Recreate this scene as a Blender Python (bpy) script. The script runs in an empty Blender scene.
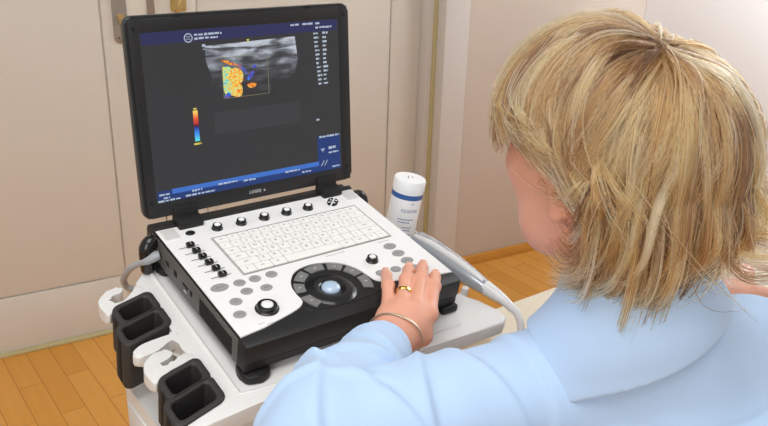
import bpy, bmesh, math, random
import numpy as np
from mathutils import Vector, Matrix
random.seed(7); RNG = np.random.default_rng(7)
SC = bpy.context.scene; COL = SC.collection
R = math.radians
TILT = R(9.766); FZ = 0.9          # the console stands 0.9 m up and leans 9.8 degrees towards the operator

# ------------------------------------------------------------------ materials
def lin(c):
    return tuple(((x/255)/12.92 if x/255 <= .04045 else ((x/255+.055)/1.055)**2.4) for x in c)
def mat(name, c, rough=.5, metal=0, spec=.5, noise=0, nscale=20, bump=0, bscale=200, emit=None, estr=1, coat=0, sss=0, sheen=0):
    m = bpy.data.materials.new(name); m.use_nodes = True
    nt = m.node_tree; b = nt.nodes['Principled BSDF']
    col = (*lin(c), 1)
    b.inputs['Base Color'].default_value = col
    b.inputs['Roughness'].default_value = rough
    b.inputs['Metallic'].default_value = metal
    b.inputs['Specular IOR Level'].default_value = spec
    b.inputs['Coat Weight'].default_value = coat
    b.inputs['Sheen Weight'].default_value = sheen
    if sss:
        b.inputs['Subsurface Weight'].default_value = sss
        b.inputs['Subsurface Radius'].default_value = (.012, .004, .002)
        b.inputs['Subsurface Scale'].default_value = 1
    if emit:
        b.inputs['Emission Color'].default_value = (*lin(emit), 1)
        b.inputs['Emission Strength'].default_value = estr
    tc = nt.nodes.new('ShaderNodeTexCoord')
    if noise:
        n = nt.nodes.new('ShaderNodeTexNoise'); n.inputs['Scale'].default_value = nscale; n.inputs['Detail'].default_value = 3
        nt.links.new(tc.outputs['Object'], n.inputs['Vector'])
        mr = nt.nodes.new('ShaderNodeMapRange'); mr.inputs['To Min'].default_value = 1-noise; mr.inputs['To Max'].default_value = 1+noise
        nt.links.new(n.outputs['Fac'], mr.inputs['Value'])
        mx = nt.nodes.new('ShaderNodeMix'); mx.data_type = 'RGBA'; mx.blend_type = 'MULTIPLY'; mx.inputs['Factor'].default_value = 1
        mx.inputs['A'].default_value = col
        nt.links.new(mr.outputs['Result'], mx.inputs['B'])
        nt.links.new(mx.outputs['Result'], b.inputs['Base Color'])
    if bump:
        n2 = nt.nodes.new('ShaderNodeTexNoise'); n2.inputs['Scale'].default_value = bscale; n2.inputs['Detail'].default_value = 2
        nt.links.new(tc.outputs['Object'], n2.inputs['Vector'])
        bp = nt.nodes.new('ShaderNodeBump'); bp.inputs['Strength'].default_value = bump; bp.inputs['Distance'].default_value = .002
        nt.links.new(n2.outputs['Fac'], bp.inputs['Height']); nt.links.new(bp.outputs['Normal'], b.inputs['Normal'])
    return m
M = {}
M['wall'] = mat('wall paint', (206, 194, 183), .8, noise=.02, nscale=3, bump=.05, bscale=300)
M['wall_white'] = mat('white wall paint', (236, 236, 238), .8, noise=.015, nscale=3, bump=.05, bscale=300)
M['door'] = mat('door enamel', (212, 206, 196), .42, noise=.015, nscale=4)
M['frame'] = mat('frame enamel', (208, 203, 198), .45, noise=.012, nscale=5)
M['seal'] = mat('ochre seal', (190, 178, 132), .6, noise=.05)
M['steel'] = mat('brushed plate', (168, 160, 152), .35, .6, noise=.05, nscale=60)
M['brass'] = mat('brass', (206, 180, 120), .3, .8, noise=.05, nscale=60)
M['base'] = mat('baseboard oak', (205, 146, 62), .45, noise=.1, nscale=14)
M['white'] = mat('white plastic', (236, 235, 234), .42, bump=.04, bscale=900, noise=.01)
M['white_cart'] = mat('cart plastic', (228, 227, 225), .38, bump=.03, bscale=700, noise=.01)
M['black'] = mat('black plastic', (30, 29, 29), .48, spec=.35, bump=.06, bscale=1200, noise=.06, nscale=60)
M['black_gloss'] = mat('glossy black plastic', (26, 25, 25), .18, noise=.04, nscale=60)
M['black_side'] = mat('dark side plastic', (92, 89, 86), .5, bump=.06, bscale=1200, noise=.05, nscale=60)
M['black_soft'] = mat('matte holder rubber', (50, 48, 47), .6, bump=.08, bscale=900, noise=.06, nscale=40)
M['hole'] = mat('dark opening', (14, 14, 14), .8, noise=.05)
M['key'] = mat('key cap white', (238, 236, 232), .5, noise=.01)
M['keybase'] = mat('key gap', (168, 164, 160), .6, noise=.03)
M['ink'] = mat('grey legend ink', (95, 95, 98), .6, noise=.03)
M['grey_btn'] = mat('grey button', (150, 150, 149), .45, noise=.03, nscale=50)
M['grey_key'] = mat('dark grey key', (118, 118, 117), .45, noise=.04, nscale=50)
M['ball'] = mat('trackball', (176, 198, 220), .12, coat=.6, noise=.03, nscale=120)
M['knob_white'] = mat('knob cap', (238, 238, 236), .2, coat=.5, noise=.01)
M['cable'] = mat('grey cable', (160, 162, 166), .4, noise=.03, nscale=60)
M['probe'] = mat('silver grey probe', (176, 180, 186), .2, .35, coat=.5, noise=.03, nscale=25)
M['probe_white'] = mat('pale probe shell', (222, 222, 222), .3, noise=.01, coat=.3)
M['couch'] = mat('cream vinyl', (228, 217, 196), .5, noise=.02, bump=.05, bscale=500)
M['chrome'] = mat('chrome', (200, 200, 202), .15, 1, noise=.02)
M['bottle'] = mat('bottle plastic', (240, 241, 243), .35, noise=.01)
M['blue_ink'] = mat('blue print', (52, 92, 160), .45, noise=.04, nscale=90)
M['skin'] = mat('skin', (225, 163, 137), .45, sss=.1, noise=.05, nscale=28, bump=.12, bscale=260)
M['nail'] = mat('nail', (240, 188, 168), .25, noise=.02)
M['lip'] = mat('lips', (190, 92, 88), .4, noise=.04)
M['eye'] = mat('eye white', (236, 234, 230), .1, noise=.02)
M['iris'] = mat('iris', (86, 110, 130), .1, noise=.05)
M['shirt'] = mat('pale blue cotton', (180, 207, 239), .85, sheen=.2, bump=.10, bscale=1500, noise=.02, nscale=9)
M['trouser'] = mat('white trousers', (225, 226, 230), .85, bump=.1, bscale=900, noise=.02)
M['shoe'] = mat('white clogs', (230, 230, 228), .5, noise=.02)
M['gold'] = mat('gold', (236, 196, 110), .18, 1, noise=.02)
M['silver'] = mat('bracelet metal', (190, 172, 150), .3, .9, noise=.04)
M['bezel'] = mat('bezel plastic', (30, 30, 31), .38, bump=.05, bscale=1500, noise=.05, nscale=60)
M['lidedge'] = mat('lid rim', (46, 50, 50), .35, noise=.05, nscale=60)
M['print'] = mat('white print', (226, 226, 226), .5, noise=.02)
def em(name, c, s=1.0):
    return mat(name, (8, 8, 8), .35, spec=.3, emit=c, estr=s, noise=.02)
M['scr'] = em('screen background', (54, 54, 56))
M['scr_hdr'] = em('screen header', (46, 48, 88))
M['scr_blue'] = em('screen blue bar', (64, 112, 196))
M['scr_navy'] = em('screen navy', (34, 58, 116))
M['scr_txt'] = em('screen text', (176, 188, 205))
M['scr_dim'] = em('screen dim text', (130, 132, 138))
M['scr_box'] = em('screen roi line', (124, 118, 92))
M['scr_faint'] = em('screen faint patch', (60, 60, 63))
M['scr_yel'] = em('screen yellow', (220, 200, 80))

def ramp_node(nt, stops, interp='LINEAR'):
    r = nt.nodes.new('ShaderNodeValToRGB'); r.color_ramp.interpolation = interp
    el = r.color_ramp.elements
    while len(el) < len(stops): el.new(.5)
    for e, (p, c) in zip(el, stops):
        e.position = p; e.color = (*lin(c), 1)
    return r
def m_floor():
    m = bpy.data.materials.new('oak strip floor'); m.use_nodes = True; nt = m.node_tree; b = nt.nodes['Principled BSDF']
    tc = nt.nodes.new('ShaderNodeTexCoord'); sx = nt.nodes.new('ShaderNodeSeparateXYZ'); cb = nt.nodes.new('ShaderNodeCombineXYZ')
    nt.links.new(tc.outputs['Object'], sx.inputs[0])
    ad = nt.nodes.new('ShaderNodeMath'); ad.operation = 'ADD'; ad.inputs[1].default_value = .099+.068*40
    nt.links.new(sx.outputs['X'], ad.inputs[0]); nt.links.new(ad.outputs[0], cb.inputs['Y'])
    ad2 = nt.nodes.new('ShaderNodeMath'); ad2.operation = 'ADD'; ad2.inputs[1].default_value = 20.13
    nt.links.new(sx.outputs['Y'], ad2.inputs[0]); nt.links.new(ad2.outputs[0], cb.inputs['X'])
    br = nt.nodes.new('ShaderNodeTexBrick'); nt.links.new(cb.outputs[0], br.inputs['Vector'])
    br.inputs['Scale'].default_value = 1; br.inputs['Brick Width'].default_value = .46; br.inputs['Row Height'].default_value = .068
    br.inputs['Mortar Size'].default_value = .0011; br.inputs['Mortar Smooth'].default_value = .3; br.offset = .41; br.offset_frequency = 2
    br.squash = 1
    br.inputs['Color1'].default_value = (*lin((224, 162, 78)), 1); br.inputs['Color2'].default_value = (*lin((214, 149, 61)), 1)
    br.inputs['Mortar'].default_value = (*lin((166, 104, 40)), 1)
    mp = nt.nodes.new('ShaderNodeMapping'); mp.inputs['Scale'].default_value = (60, 3, 1)
    nt.links.new(tc.outputs['Object'], mp.inputs[0])
    n = nt.nodes.new('ShaderNodeTexNoise'); n.inputs['Scale'].default_value = 1; n.inputs['Detail'].default_value = 4
    nt.links.new(mp.outputs[0], n.inputs['Vector'])
    mr = nt.nodes.new('ShaderNodeMapRange'); mr.inputs['To Min'].default_value = .92; mr.inputs['To Max'].default_value = 1.07
    nt.links.new(n.outputs['Fac'], mr.inputs['Value'])
    mx = nt.nodes.new('ShaderNodeMix'); mx.data_type = 'RGBA'; mx.blend_type = 'MULTIPLY'; mx.inputs['Factor'].default_value = 1
    nt.links.new(br.outputs['Color'], mx.inputs['A']); nt.links.new(mr.outputs[0], mx.inputs['B'])
    nt.links.new(mx.outputs['Result'], b.inputs['Base Color'])
    b.inputs['Roughness'].default_value = .42; b.inputs['Specular IOR Level'].default_value = .35
    return m
M['floor'] = m_floor()

# ------------------------------------------------------------------ mesh helpers
def link(name, bm, m, parent=None, smooth=True, angle=40):
    me = bpy.data.meshes.new(name)
    if smooth:
        for f in bm.faces: f.smooth = True
        for e in bm.edges:
            if len(e.link_faces) == 2 and e.calc_face_angle(0) > R(angle): e.smooth = False
    bm.normal_update(); bm.to_mesh(me); bm.free()
    o = bpy.data.objects.new(name, me); COL.objects.link(o)
    for x in (m if isinstance(m, (list, tuple)) else [m]): me.materials.append(x)
    if parent: o.parent = parent
    return o
def tag(o, label, cat, group=None):
    o['label'] = label; o['category'] = cat
    if group: o['group'] = group
    return o
def struct(o, label=None):
    o['kind'] = 'structure'
    if label: o['label'] = label
    return o
def empty(name, loc=(0, 0, 0), rot=(0, 0, 0), parent=None):
    o = bpy.data.objects.new(name, None); COL.objects.link(o); o.location = loc; o.rotation_euler = rot
    o.empty_display_size = .05
    if parent: o.parent = parent
    return o
def merge(dst, src):
    me = bpy.data.meshes.new('tmp'); src.to_mesh(me); src.free(); dst.from_mesh(me); bpy.data.meshes.remove(me); return dst
def T(x, y, z, rx=0, ry=0, rz=0, s=(1, 1, 1)):
    return Matrix.Translation((x, y, z)) @ Matrix.Rotation(rz, 4, 'Z') @ Matrix.Rotation(ry, 4, 'Y') @ Matrix.Rotation(rx, 4, 'X') @ Matrix.Diagonal((*s, 1))
def box(x0, x1, y0, y1, z0, z1, bev=0, seg=2, mtx=None, bm=None):
    t = bmesh.new(); bmesh.ops.create_cube(t, size=1)
    bmesh.ops.transform(t, matrix=T((x0+x1)/2, (y0+y1)/2, (z0+z1)/2, s=(x1-x0, y1-y0, z1-z0)), verts=t.verts)
    if bev: bmesh.ops.bevel(t, geom=t.edges[:], offset=bev, segments=seg, affect='EDGES', profile=.5)
    if mtx: bmesh.ops.transform(t, matrix=mtx, verts=t.verts)
    return merge(bm, t) if bm else t
def prism(pts, z0, z1, bev=0, seg=2, mtx=None, bm=None, topscale=None):
    t = bmesh.new()
    a = sum(pts[i][0]*pts[(i+1) % len(pts)][1]-pts[(i+1) % len(pts)][0]*pts[i][1] for i in range(len(pts)))
    if a < 0: pts = list(pts)[::-1]
    lo = [t.verts.new((x, y, z0)) for x, y in pts]; hi = [t.verts.new((x, y, z1)) for x, y in pts]
    n = len(pts); top = t.faces.new(hi); t.faces.new(lo[::-1])
    for i in range(n): t.faces.new((lo[i], lo[(i+1) % n], hi[(i+1) % n], hi[i]))
    if bev:
        es = [e for e in t.edges if abs(e.verts[0].co.z-e.verts[1].co.z) < 1e-7]
        bmesh.ops.bevel(t, geom=es, offset=bev, segments=seg, affect='EDGES', profile=.5)
    big = [f for f in t.faces if len(f.verts) > 4]
    if big: bmesh.ops.triangulate(t, faces=big)
    if mtx: bmesh.ops.transform(t, matrix=mtx, verts=t.verts)
    return merge(bm, t) if bm else t
def lathe(prof, seg=32, mtx=None, bm=None, sx=1, sy=1):
    t = bmesh.new(); rings = []
    for r, z in prof:
        if r < 1e-6: rings.append([t.verts.new((0, 0, z))])
        else: rings.append([t.verts.new((r*math.cos(2*math.pi*i/seg)*sx, r*math.sin(2*math.pi*i/seg)*sy, z)) for i in range(seg)])
    for a, b in zip(rings[:-1], rings[1:]):
        for i in range(seg):
            j = (i+1) % seg
            if len(a) == 1 and len(b) > 1: t.faces.new((a[0], b[j], b[i]))
            elif len(b) == 1 and len(a) > 1: t.faces.new((a[i], a[j], b[0]))
            elif len(a) > 1: t.faces.new((a[i], a[j], b[j], b[i]))
    bmesh.ops.recalc_face_normals(t, faces=t.faces[:])
    if mtx: bmesh.ops.transform(t, matrix=mtx, verts=t.verts)
    return merge(bm, t) if bm else t
def catmull(P, n=8):
    P = [Vector(p) for p in P]; out = []
    for i in range(len(P)-1):
        p0 = P[i-1] if i else P[0]*2-P[1]; p1 = P[i]; p2 = P[i+1]; p3 = P[i+2] if i+2 < len(P) else P[-1]*2-P[-2]
        for k in range(n):
            t = k/n
            out.append(.5*((2*p1)+(p2-p0)*t+(2*p0-5*p1+4*p2-p3)*t*t+(3*p1-p0-3*p2+p3)*t**3))
    out.append(P[-1]); return out
def tube(P, r, seg=12, bm=None, smooth=0, closed=False, sq=None):
    """tube along points; r a number or one per point; sq=(a,b) squashes the section"""
    if smooth:
        if not isinstance(r, (int, float)):
            rr = []
            for i in range(len(r)-1): rr += [r[i]+(r[i+1]-r[i])*k/smooth for k in range(smooth)]
            r = rr+[r[-1]]
        P = catmull(P, smooth)
    P = [Vector(p) for p in P]; n = len(P)
    if isinstance(r, (int, float)): r = [r]*n
    t = bmesh.new(); rings = []
    up = None
    for i, p in enumerate(P):
        if closed: d = (P[(i+1) % n]-P[i-1])
        else: d = (P[min(i+1, n-1)]-P[max(i-1, 0)])
        d.normalize()
        if up is None:
            up = Vector((0, 0, 1)) if abs(d.z) < .9 else Vector((0, 1, 0))
        a = d.cross(up)
        if a.length < 1e-6: a = d.cross(Vector((1, 0, 0)))
        a.normalize(); b = a.cross(d).normalized(); up = b
        s = sq or (1, 1)
        rings.append([t.verts.new(p+(a*math.cos(2*math.pi*k/seg)*s[0]+b*math.sin(2*math.pi*k/seg)*s[1])*r[i]) for k in range(seg)])
    m = n if closed else n-1
    for i in range(m):
        A, B = rings[i], rings[(i+1) % n]
        for k in range(seg): t.faces.new((A[k], A[(k+1) % seg], B[(k+1) % seg], B[k]))
    if not closed:
        t.faces.new(rings[0][::-1]); t.faces.new(rings[-1])
    bmesh.ops.recalc_face_normals(t, faces=t.faces[:])
    return merge(bm, t) if bm else t
def rounded(x0, x1, y0, y1, r, n=5):
    pts = []
    for cx, cy, a in ((x1-r, y1-r, 0), (x0+r, y1-r, 90), (x0+r, y0+r, 180), (x1-r, y0+r, 270)):
        for k in range(n+1):
            t = R(a+90*k/n); pts.append((cx+r*math.cos(t), cy+r*math.sin(t)))
    return pts
def smooth_poly(pts, n=4, closed=True):
    """closed Catmull-Rom through 2D points"""
    N = len(pts); out = []
    for i in range(N):
        p0, p1, p2, p3 = [np.array(pts[(i+k-1) % N], float) for k in range(4)]
        for k in range(n):
            t = k/n
            out.append(tuple(.5*((2*p1)+(p2-p0)*t+(2*p0-5*p1+4*p2-p3)*t*t+(3*p1-p0-3*p2+p3)*t**3)))
    return out
def ellipse(rx, ry, n=24, cx=0, cy=0):
    return [(cx+rx*math.cos(2*math.pi*i/n), cy+ry*math.sin(2*math.pi*i/n)) for i in range(n)]
_tc = {}
def glyph(s, size, align='CENTER'):
    k = (s, size, align)
    if k not in _tc:
        c = bpy.data.curves.new('t', 'FONT'); c.body = s; c.size = size; c.align_x = align; c.align_y = 'CENTER'; c.extrude = size*.01; c.resolution_u = 2
        o = bpy.data.objects.new('t', c); COL.objects.link(o)
        dg = bpy.context.evaluated_depsgraph_get(); me = bpy.data.meshes.new_from_object(o.evaluated_get(dg))
        bpy.data.objects.remove(o); bpy.data.curves.remove(c); _tc[k] = me
    return _tc[k]
def text(bm, s, size, mtx, align='CENTER', squeeze=1):
    t = bmesh.new(); t.from_mesh(glyph(s, size, align)); bmesh.ops.transform(t, matrix=mtx @ Matrix.Diagonal((squeeze, 1, 1, 1)), verts=t.verts); merge(bm, t)

# ------------------------------------------------------------------ camera
cam = bpy.data.cameras.new('camera'); co = bpy.data.objects.new('camera', cam); COL.objects.link(co); SC.camera = co
cam.sensor_width = 36; cam.lens = 806.1*36/768; cam.clip_start = .02
cR = Vector((.8066, -.5904, .0274)); cU = Vector((.196, .311, .930)); cF = Vector((.5577, .7449, -.3663))
cF.normalize(); cR = (cR-cF*cR.dot(cF)).normalized(); cU = cR.cross(cF)
CAMP = Vector((-.521, -.749, .482+FZ))
co.matrix_world = Matrix((( cR.x, cU.x, -cF.x, CAMP.x), (cR.y, cU.y, -cF.y, CAMP.y), (cR.z, cU.z, -cF.z, CAMP.z), (0, 0, 0, 1)))

# ------------------------------------------------------------------ the room
# the back wall runs a few degrees off the console's width: frame s (along), k (away), z
WR = -math.atan2(.107, .9943)
def wallroot(name): return empty(name, (0, 0, 0), (0, 0, WR))
bm = bmesh.new(); vs = [bm.verts.new(p) for p in ((-3.2, -3, 0), (2.9, -3, 0), (2.9, 2.4, 0), (-3.2, 2.4, 0))]; bm.faces.new(vs)
o = link('floor', bm, M['floor'], smooth=False); struct(o, 'golden oak strip floor')
def wbox(*a, bev=.002, bm=None, seg=2): return box(*a, bev=bev, seg=seg, mtx=Matrix.Rotation(WR, 4, 'Z'), bm=bm)
KD, KW = 1.679, 1.580
o = link('wall_back', wbox(1.27, 2.25, KW, KW+.25, 0, 2.6), M['wall']); struct(o, 'plain beige wall right of the double door')
o = link('wall_upper', wbox(-1.1, 1.27, KW, KW+.25, 2.12, 2.6), M['wall']); struct(o)
o = link('wall_left', wbox(-2.9, -.95, KW, KW+.25, 0, 2.6), M['wall']); struct(o)
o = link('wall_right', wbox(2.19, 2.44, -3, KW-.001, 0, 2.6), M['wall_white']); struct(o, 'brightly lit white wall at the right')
# door frame: rebate strip, ochre seal, casing
bm = bmesh.new()
wbox(1.163, 1.20, KD-.052, KD+.05, 0, 2.08, bm=bm)
wbox(1.196, 1.30, KW-.012, KW+.12, 0, 2.12, bev=.004, bm=bm)
wbox(-.98, -.86, KW-.012, KW+.12, 0, 2.12, bev=.004, bm=bm)
wbox(-.98, 1.30, KW-.012, KW+.12, 2.04, 2.14, bev=.004, bm=bm)
o = link('trim_1', bm, M['frame']); struct(o, 'pale painted door casing')
fr = o
o = link('weather_seal', wbox(1.183, 1.1975, KD-.062, KD-.045, 0, 2.06, bev=.003), M['seal'], fr); o['label'] = 'ochre sealing strip'
# threshold
o = link('trim_2', wbox(-.95, 1.27, KD-.012, KD+.03, 0, .012, bev=.003), M['seal']); struct(o, 'ochre threshold strip')
# left leaf: slab with raised stiles round a flat panel
def leaf(name, s0, s1, panel, m):
    root = link(name, wbox(s0, s1, KD+.008, KD+.045, .012, 2.05, bev=.003), m); struct(root)
    p0, p1, z0, z1 = panel
    b = bmesh.new()
    wbox(s0, p0, KD, KD+.01, .012, 2.05, bev=.003, bm=b); wbox(p1, s1, KD, KD+.01, .012, 2.05, bev=.003, bm=b)
    wbox(p0-.001, p1+.001, KD, KD+.01, .012, z0, bev=.003, bm=b); wbox(p0-.001, p1+.001, KD, KD+.01, z1, 2.05, bev=.003, bm=b)
    link('stile', b, m, root)
    g = .004
    link('panel', wbox(p0+g, p1-g, KD+.001, KD+.012, z0+g, z1-g, bev=.003), m, root)
    return root
d1 = leaf('door_1', -.86, .199, (-.72, .056, .197, 1.9), M['door']); d1['label'] = 'cream left leaf of the double door'
d2 = leaf('door_2', .203, 1.163, (.34, 1.04, .197, 1.9), M['door']); d2['label'] = 'cream right leaf of the double door'
b = prism(rounded(-.021, .021, -.14, .14, .019), 0, .006, bev=.0015, mtx=Matrix.Rotation(WR, 4, 'Z') @ T(.108, KD-.0005, 1.092, R(90)))
pl = link('lock_plate', b, M['steel'], d1)
b = lathe([(0, .012), (.009, .012), (.0095, .010), (.0095, 0)], 20, Matrix.Rotation(WR, 4, 'Z') @ T(.108, KD-.006, 1.03, R(90)))
box(-.0045, .0045, -.022, 0, .0, .011, bev=.001, mtx=Matrix.Rotation(WR, 4, 'Z') @ T(.108, KD-.006, 1.028, R(90)), bm=b)
link('lock_cylinder', b, M['brass'], pl)
link('screw', lathe([(0, .0015), (.003, .001), (.0035, 0)], 12, Matrix.Rotation(WR, 4, 'Z') @ T(.1, KD-.0065, .968, R(90))), M['ink'], pl)
h = tube([(.108, KD-.006, 1.16), (.108, KD-.05, 1.16), (.10, KD-.055, 1.16), (0, KD-.055, 1.155)], .009, 12, smooth=4)
bmesh.ops.transform(h, matrix=Matrix.Rotation(WR, 4, 'Z'), verts=h.verts); link('door_handle', h, M['steel'], d1)
link('strike_plate', wbox(.190, .212, KD-.004, KD+.003, 1.032, 1.16, bev=.001), M['steel'], d1)
b = prism(rounded(-.024, .024, -.07, .07, .006), 0, .005, bev=.0015, mtx=Matrix.Rotation(WR, 4, 'Z') @ T(.285, KD-.0005, 1.108, R(90)))
hp = link('handle_plate', b, M['brass'], d2)
h = tube([(.285, KD-.004, 1.10), (.285, KD-.04, 1.09), (.275, KD-.045, 1.06), (.272, KD-.035, 1.04), (.276, KD-.012, 1.035)], .006, 10, smooth=4)
bmesh.ops.transform(h, matrix=Matrix.Rotation(WR, 4, 'Z'), verts=h.verts); link('handle_hook', h, M['brass'], hp)
o = link('baseboard_back', wbox(1.30, 2.19, KW-.014, KW, 0, .04, bev=.003), M['base']); struct(o, 'low oak baseboard')

# ------------------------------------------------------------------ ultrasound console
scan = empty('ultrasound_scanner', (0, 0, FZ), (TILT, 0, 0))
tag(scan, 'white and black portable ultrasound console with its lid screen open', 'ultrasound machine')
prof = [(-.0160, -.0032), (-.0168, -.010), (-.0165, -.026), (-.0145, -.031), (-.0145, -.041), (-.012, -.043), (.284, -.043), (.286, -.040), (.286, -.008), (.284, -.006), (.262,-.004),(.258, -.001), (.0, -.001), (-.0120, -.0014)]
b = bmesh.new(); L = [b.verts.new((-.1635, y, z)) for y, z in prof]; Rr = [b.verts.new((.1635, y, z)) for y, z in prof]
b.faces.new(L); b.faces.new(Rr[::-1])
for i in range(len(prof)): j = (i+1) % len(prof); b.faces.new((L[j], L[i], Rr[i], Rr[j]))
bmesh.ops.recalc_face_normals(b, faces=b.faces[:])
es = [e for e in b.edges if abs(e.verts[0].co.x-e.verts[1].co.x) < 1e-6]
bmesh.ops.bevel(b, geom=es, offset=.0018, segments=2, affect='EDGES', profile=.5)
body = link('body', b, M['black'], scan)
# side cheeks, slightly lighter
for sx in (-1, 1):
    b = box(sx*.1635-.0012, sx*.1635+.0012, .003, .262, -.041, -.0035, bev=.0008)
    ck = link('side_cheek', b, M['black_side'], scan)
    # vent slots and sockets
    if sx < 0:
        v = bmesh.new()
        for k in range(7):
            z = -.0125-.0037*k
            box(-.1656, -.1640, .016, .106, z-.0008, z+.0008, bm=v)
        link('vent_grille', v, M['hole'], scan)
        for y, w, h_ in ((.208, .010, .006), (.182, .009, .009), (.150, .016, .004), (.132, .006, .008)):
            s = link('port', box(-.1653, -.1640, y-w/2, y+w/2, -.022-h_/2, -.022+h_/2, bev=.0004), M['hole'], scan)
        link('port_label', box(-.1652, -.1645, .146, .154, -.031, -.0295), M['print'], scan)
    else:
        v = bmesh.new()
        for k in range(7):
            z = -.0125-.0037*k
            box(.1640, .1656, .016, .106, z-.0008, z+.0008, bm=v)
        link('vent_grille', v, M['hole'], scan)
# white control deck with its teardrop cut-out
tear = [(-.128, .0055), (-.085, .0165), (-.068, .0235), (-.0605, .032), (-.0605, .045), (-.0585, .062), (-.050, .079), (-.034, .0935), (-.010, .0985), (.014, .0935), (.032, .082), (.043, .064), (.0475, .045), (.052, .030), (.064, .0205), (.085, .0155), (.128, .0055)]
tear = [tuple(p[:2]) for p in catmull([(x, y, 0) for x, y in tear], 4)]
outline = [(-.1615, .0012)]+tear+[(.1615, .0012), (.1615, .2575), (-.1615, .2575)]
deck = link('control_deck', prism(outline, -.0035, .0006, bev=.0006, seg=1), M['white'], scan)
# speaker grilles
def add_dots(x0, x1, y0, y1, nx, ny):
    b = bmesh.new()
    for i in range(nx):
        for j in range(ny):
            x = x0+(x1-x0)*(i+.5)/nx; y = y0+(y1-y0)*(j+.5)/ny
            prism(ellipse(.00075, .00075, 6, x, y), .0005, .0009, bm=b)
    return b
for x0, x1 in ((-.158, -.137), (.137, .158)):
    sp = link('speaker_panel', prism(rounded(x0-.002, x1+.002, .226, .2555, .002), .0004, .0014, bev=.0004, seg=1), M['white'], scan)
    d = add_dots(x0, x1, .228, .254, 10, 12); bmesh.ops.translate(d, vec=(0, 0, .0008), verts=d.verts)
    link('speaker_holes', d, M['keybase'], sp)
# rotary knobs behind the keyboard
def knob(name, x, y, r, h, capr, ring=M['black_gloss'], cap=M['knob_white'], parent=None):
    b = lathe([(r*1.12, 0), (r*1.12, .0012), (r, .002), (r*.93, h), (r*.85, h+.0006), (capr, h+.0006), (capr*.96, h-.0008), (0, h-.0008)], 28, T(x, y, .0006))
    k = link(name, b, ring, parent or scan)
    c = lathe([(capr*.97, h-.001), (capr*.9, h+.0012), (capr*.6, h+.0026), (0, h+.003)], 24, T(x, y, .0006))
    link('knob_cap', c, cap, k); return k
for x, y in ((-.082, .231), (-.045, .2305), (-.008, .2305), (.029, .2305), (.066, .2305)): knob('rotary_knob', x, y, .0072, .0065, .0048)
k = knob('rotary_knob', .0735, .0705, .0080, .0065, .0050)
k = knob('mode_knob', -.1085, .036, .0135, .0065, .0082)
# power button and the arrow pad
link('power_button', lathe([(0, .002), (.0055, .002), (.0068, .0012), (.007, 0)], 24, T(-.121, .234, .0006), sy=.8), M['black_gloss'], scan)
for q in range(4):
    a = R(45+90*q); p = ellipse(.0105, .009, 24)
    sec = [(.0012*math.cos(a)*2, .0012*math.sin(a)*2)]+[(.0115*math.cos(a+R(t))*1, .0085*math.sin(a+R(t))) for t in range(-36, 37, 8)]
    pb = link('arrow_key', prism(sec, .0006, .0030, bev=.0006, seg=2, mtx=T(.1105, .231, 0, rz=R(45))), M['black_gloss'], scan)
    ar = [(.0035, 0), (-.0025, .003), (-.0025, -.003)]
    link('arrow_mark', prism(ar, .003, .0033, mtx=T(.1105+.0068*math.cos(a+R(45)), .231+.0055*math.sin(a+R(45)), 0, rz=a+R(45), s=(.7, .6, 1))), M['print'], pb)
# sliders
for x, y in ((-.135, .2025), (-.1335, .1865), (-.132, .1705), (-.130, .1545), (-.128, .1385), (-.1265, .1225)):
    s = link('slider', box(x-.0155, x+.0125, y-.0006, y+.0006, .0005, .0009), M['ink'], scan)
    b = box(x-.0055, x+.0055, y-.004, y+.004, .0008, .0072, bev=.0016)
    link('slider_cap', b, M['black_gloss'], s)
    link('slider_line', box(x-.0006, x+.0006, y-.0036, y+.0036, .0070, .0075), M['grey_btn'], s)
# keyboard
kb = link('keyboard', prism(rounded(-.1005, .1365, .1135, .2095, .002), .0004, .0010, bev=.0002, seg=1), M['keybase'], scan)
rows = [('esc', 'F1', 'F2', 'F3', 'F4', 'F5', 'F6', 'F7', 'F8', 'F9', 'F10', 'F11', 'F12', 'del'), ('~', '1', '2', '3', '4', '5', '6', '7', '8', '9', '0', '-', '=', '<-'),
        ('tab', 'Q', 'W', 'E', 'R', 'T', 'Y', 'U', 'I', 'O', 'P', '[', ']', '\\'), ('caps', 'A', 'S', 'D', 'F', 'G', 'H', 'J', 'K', 'L', ';', "'", 'enter'),
        ('shift', 'Z', 'X', 'C', 'V', 'B', 'N', 'M', ',', '.', '/', 'shift'), ('fn', 'ctrl', 'alt', ' ', 'alt', 'ctrl', '<', '>')]
wid = {'tab': 1.3, 'caps': 1.5, 'enter': 2.0, 'shift': 2.0, ' ': 5.2, 'fn': 1.2, 'ctrl': 1.4, 'alt': 1.3, '<-': 1.5, '\\': 1.2, 'del': 1.3, 'esc': 1.2}
leg = bmesh.new(); rh = .0940/6; keys = []
for j, row in enumerate(rows):
    ws = [wid.get(c, 1) for c in row]; tot = sum(ws); x = -.0993; y1 = .2085-j*rh
    for c, w in zip(row, ws):
        kw = w/tot*.2346
        g = .00045
        b = prism(rounded(x+g, x+kw-g, y1-rh+g, y1-g, .0012, 2), .0008, .0022, bev=.0004, seg=1)
        link('key', b, M['key'], kb)
        if c.strip(): text(leg, c, .0062 if len(c) == 1 else .0042, T(x+kw*.45, y1-rh*.45, .00235))
        x += kw
link('key_legends', leg, M['ink'], kb)
# raised outline of the keyboard field
fl = tube([(-.1015, .1125, .0008), (.1375, .1125, .0008), (.1375, .2105, .0008), (-.1015, .2105, .0008)], .0004, 6, closed=True); link('keyboard_outline', fl, M['ink'], scan)
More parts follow.
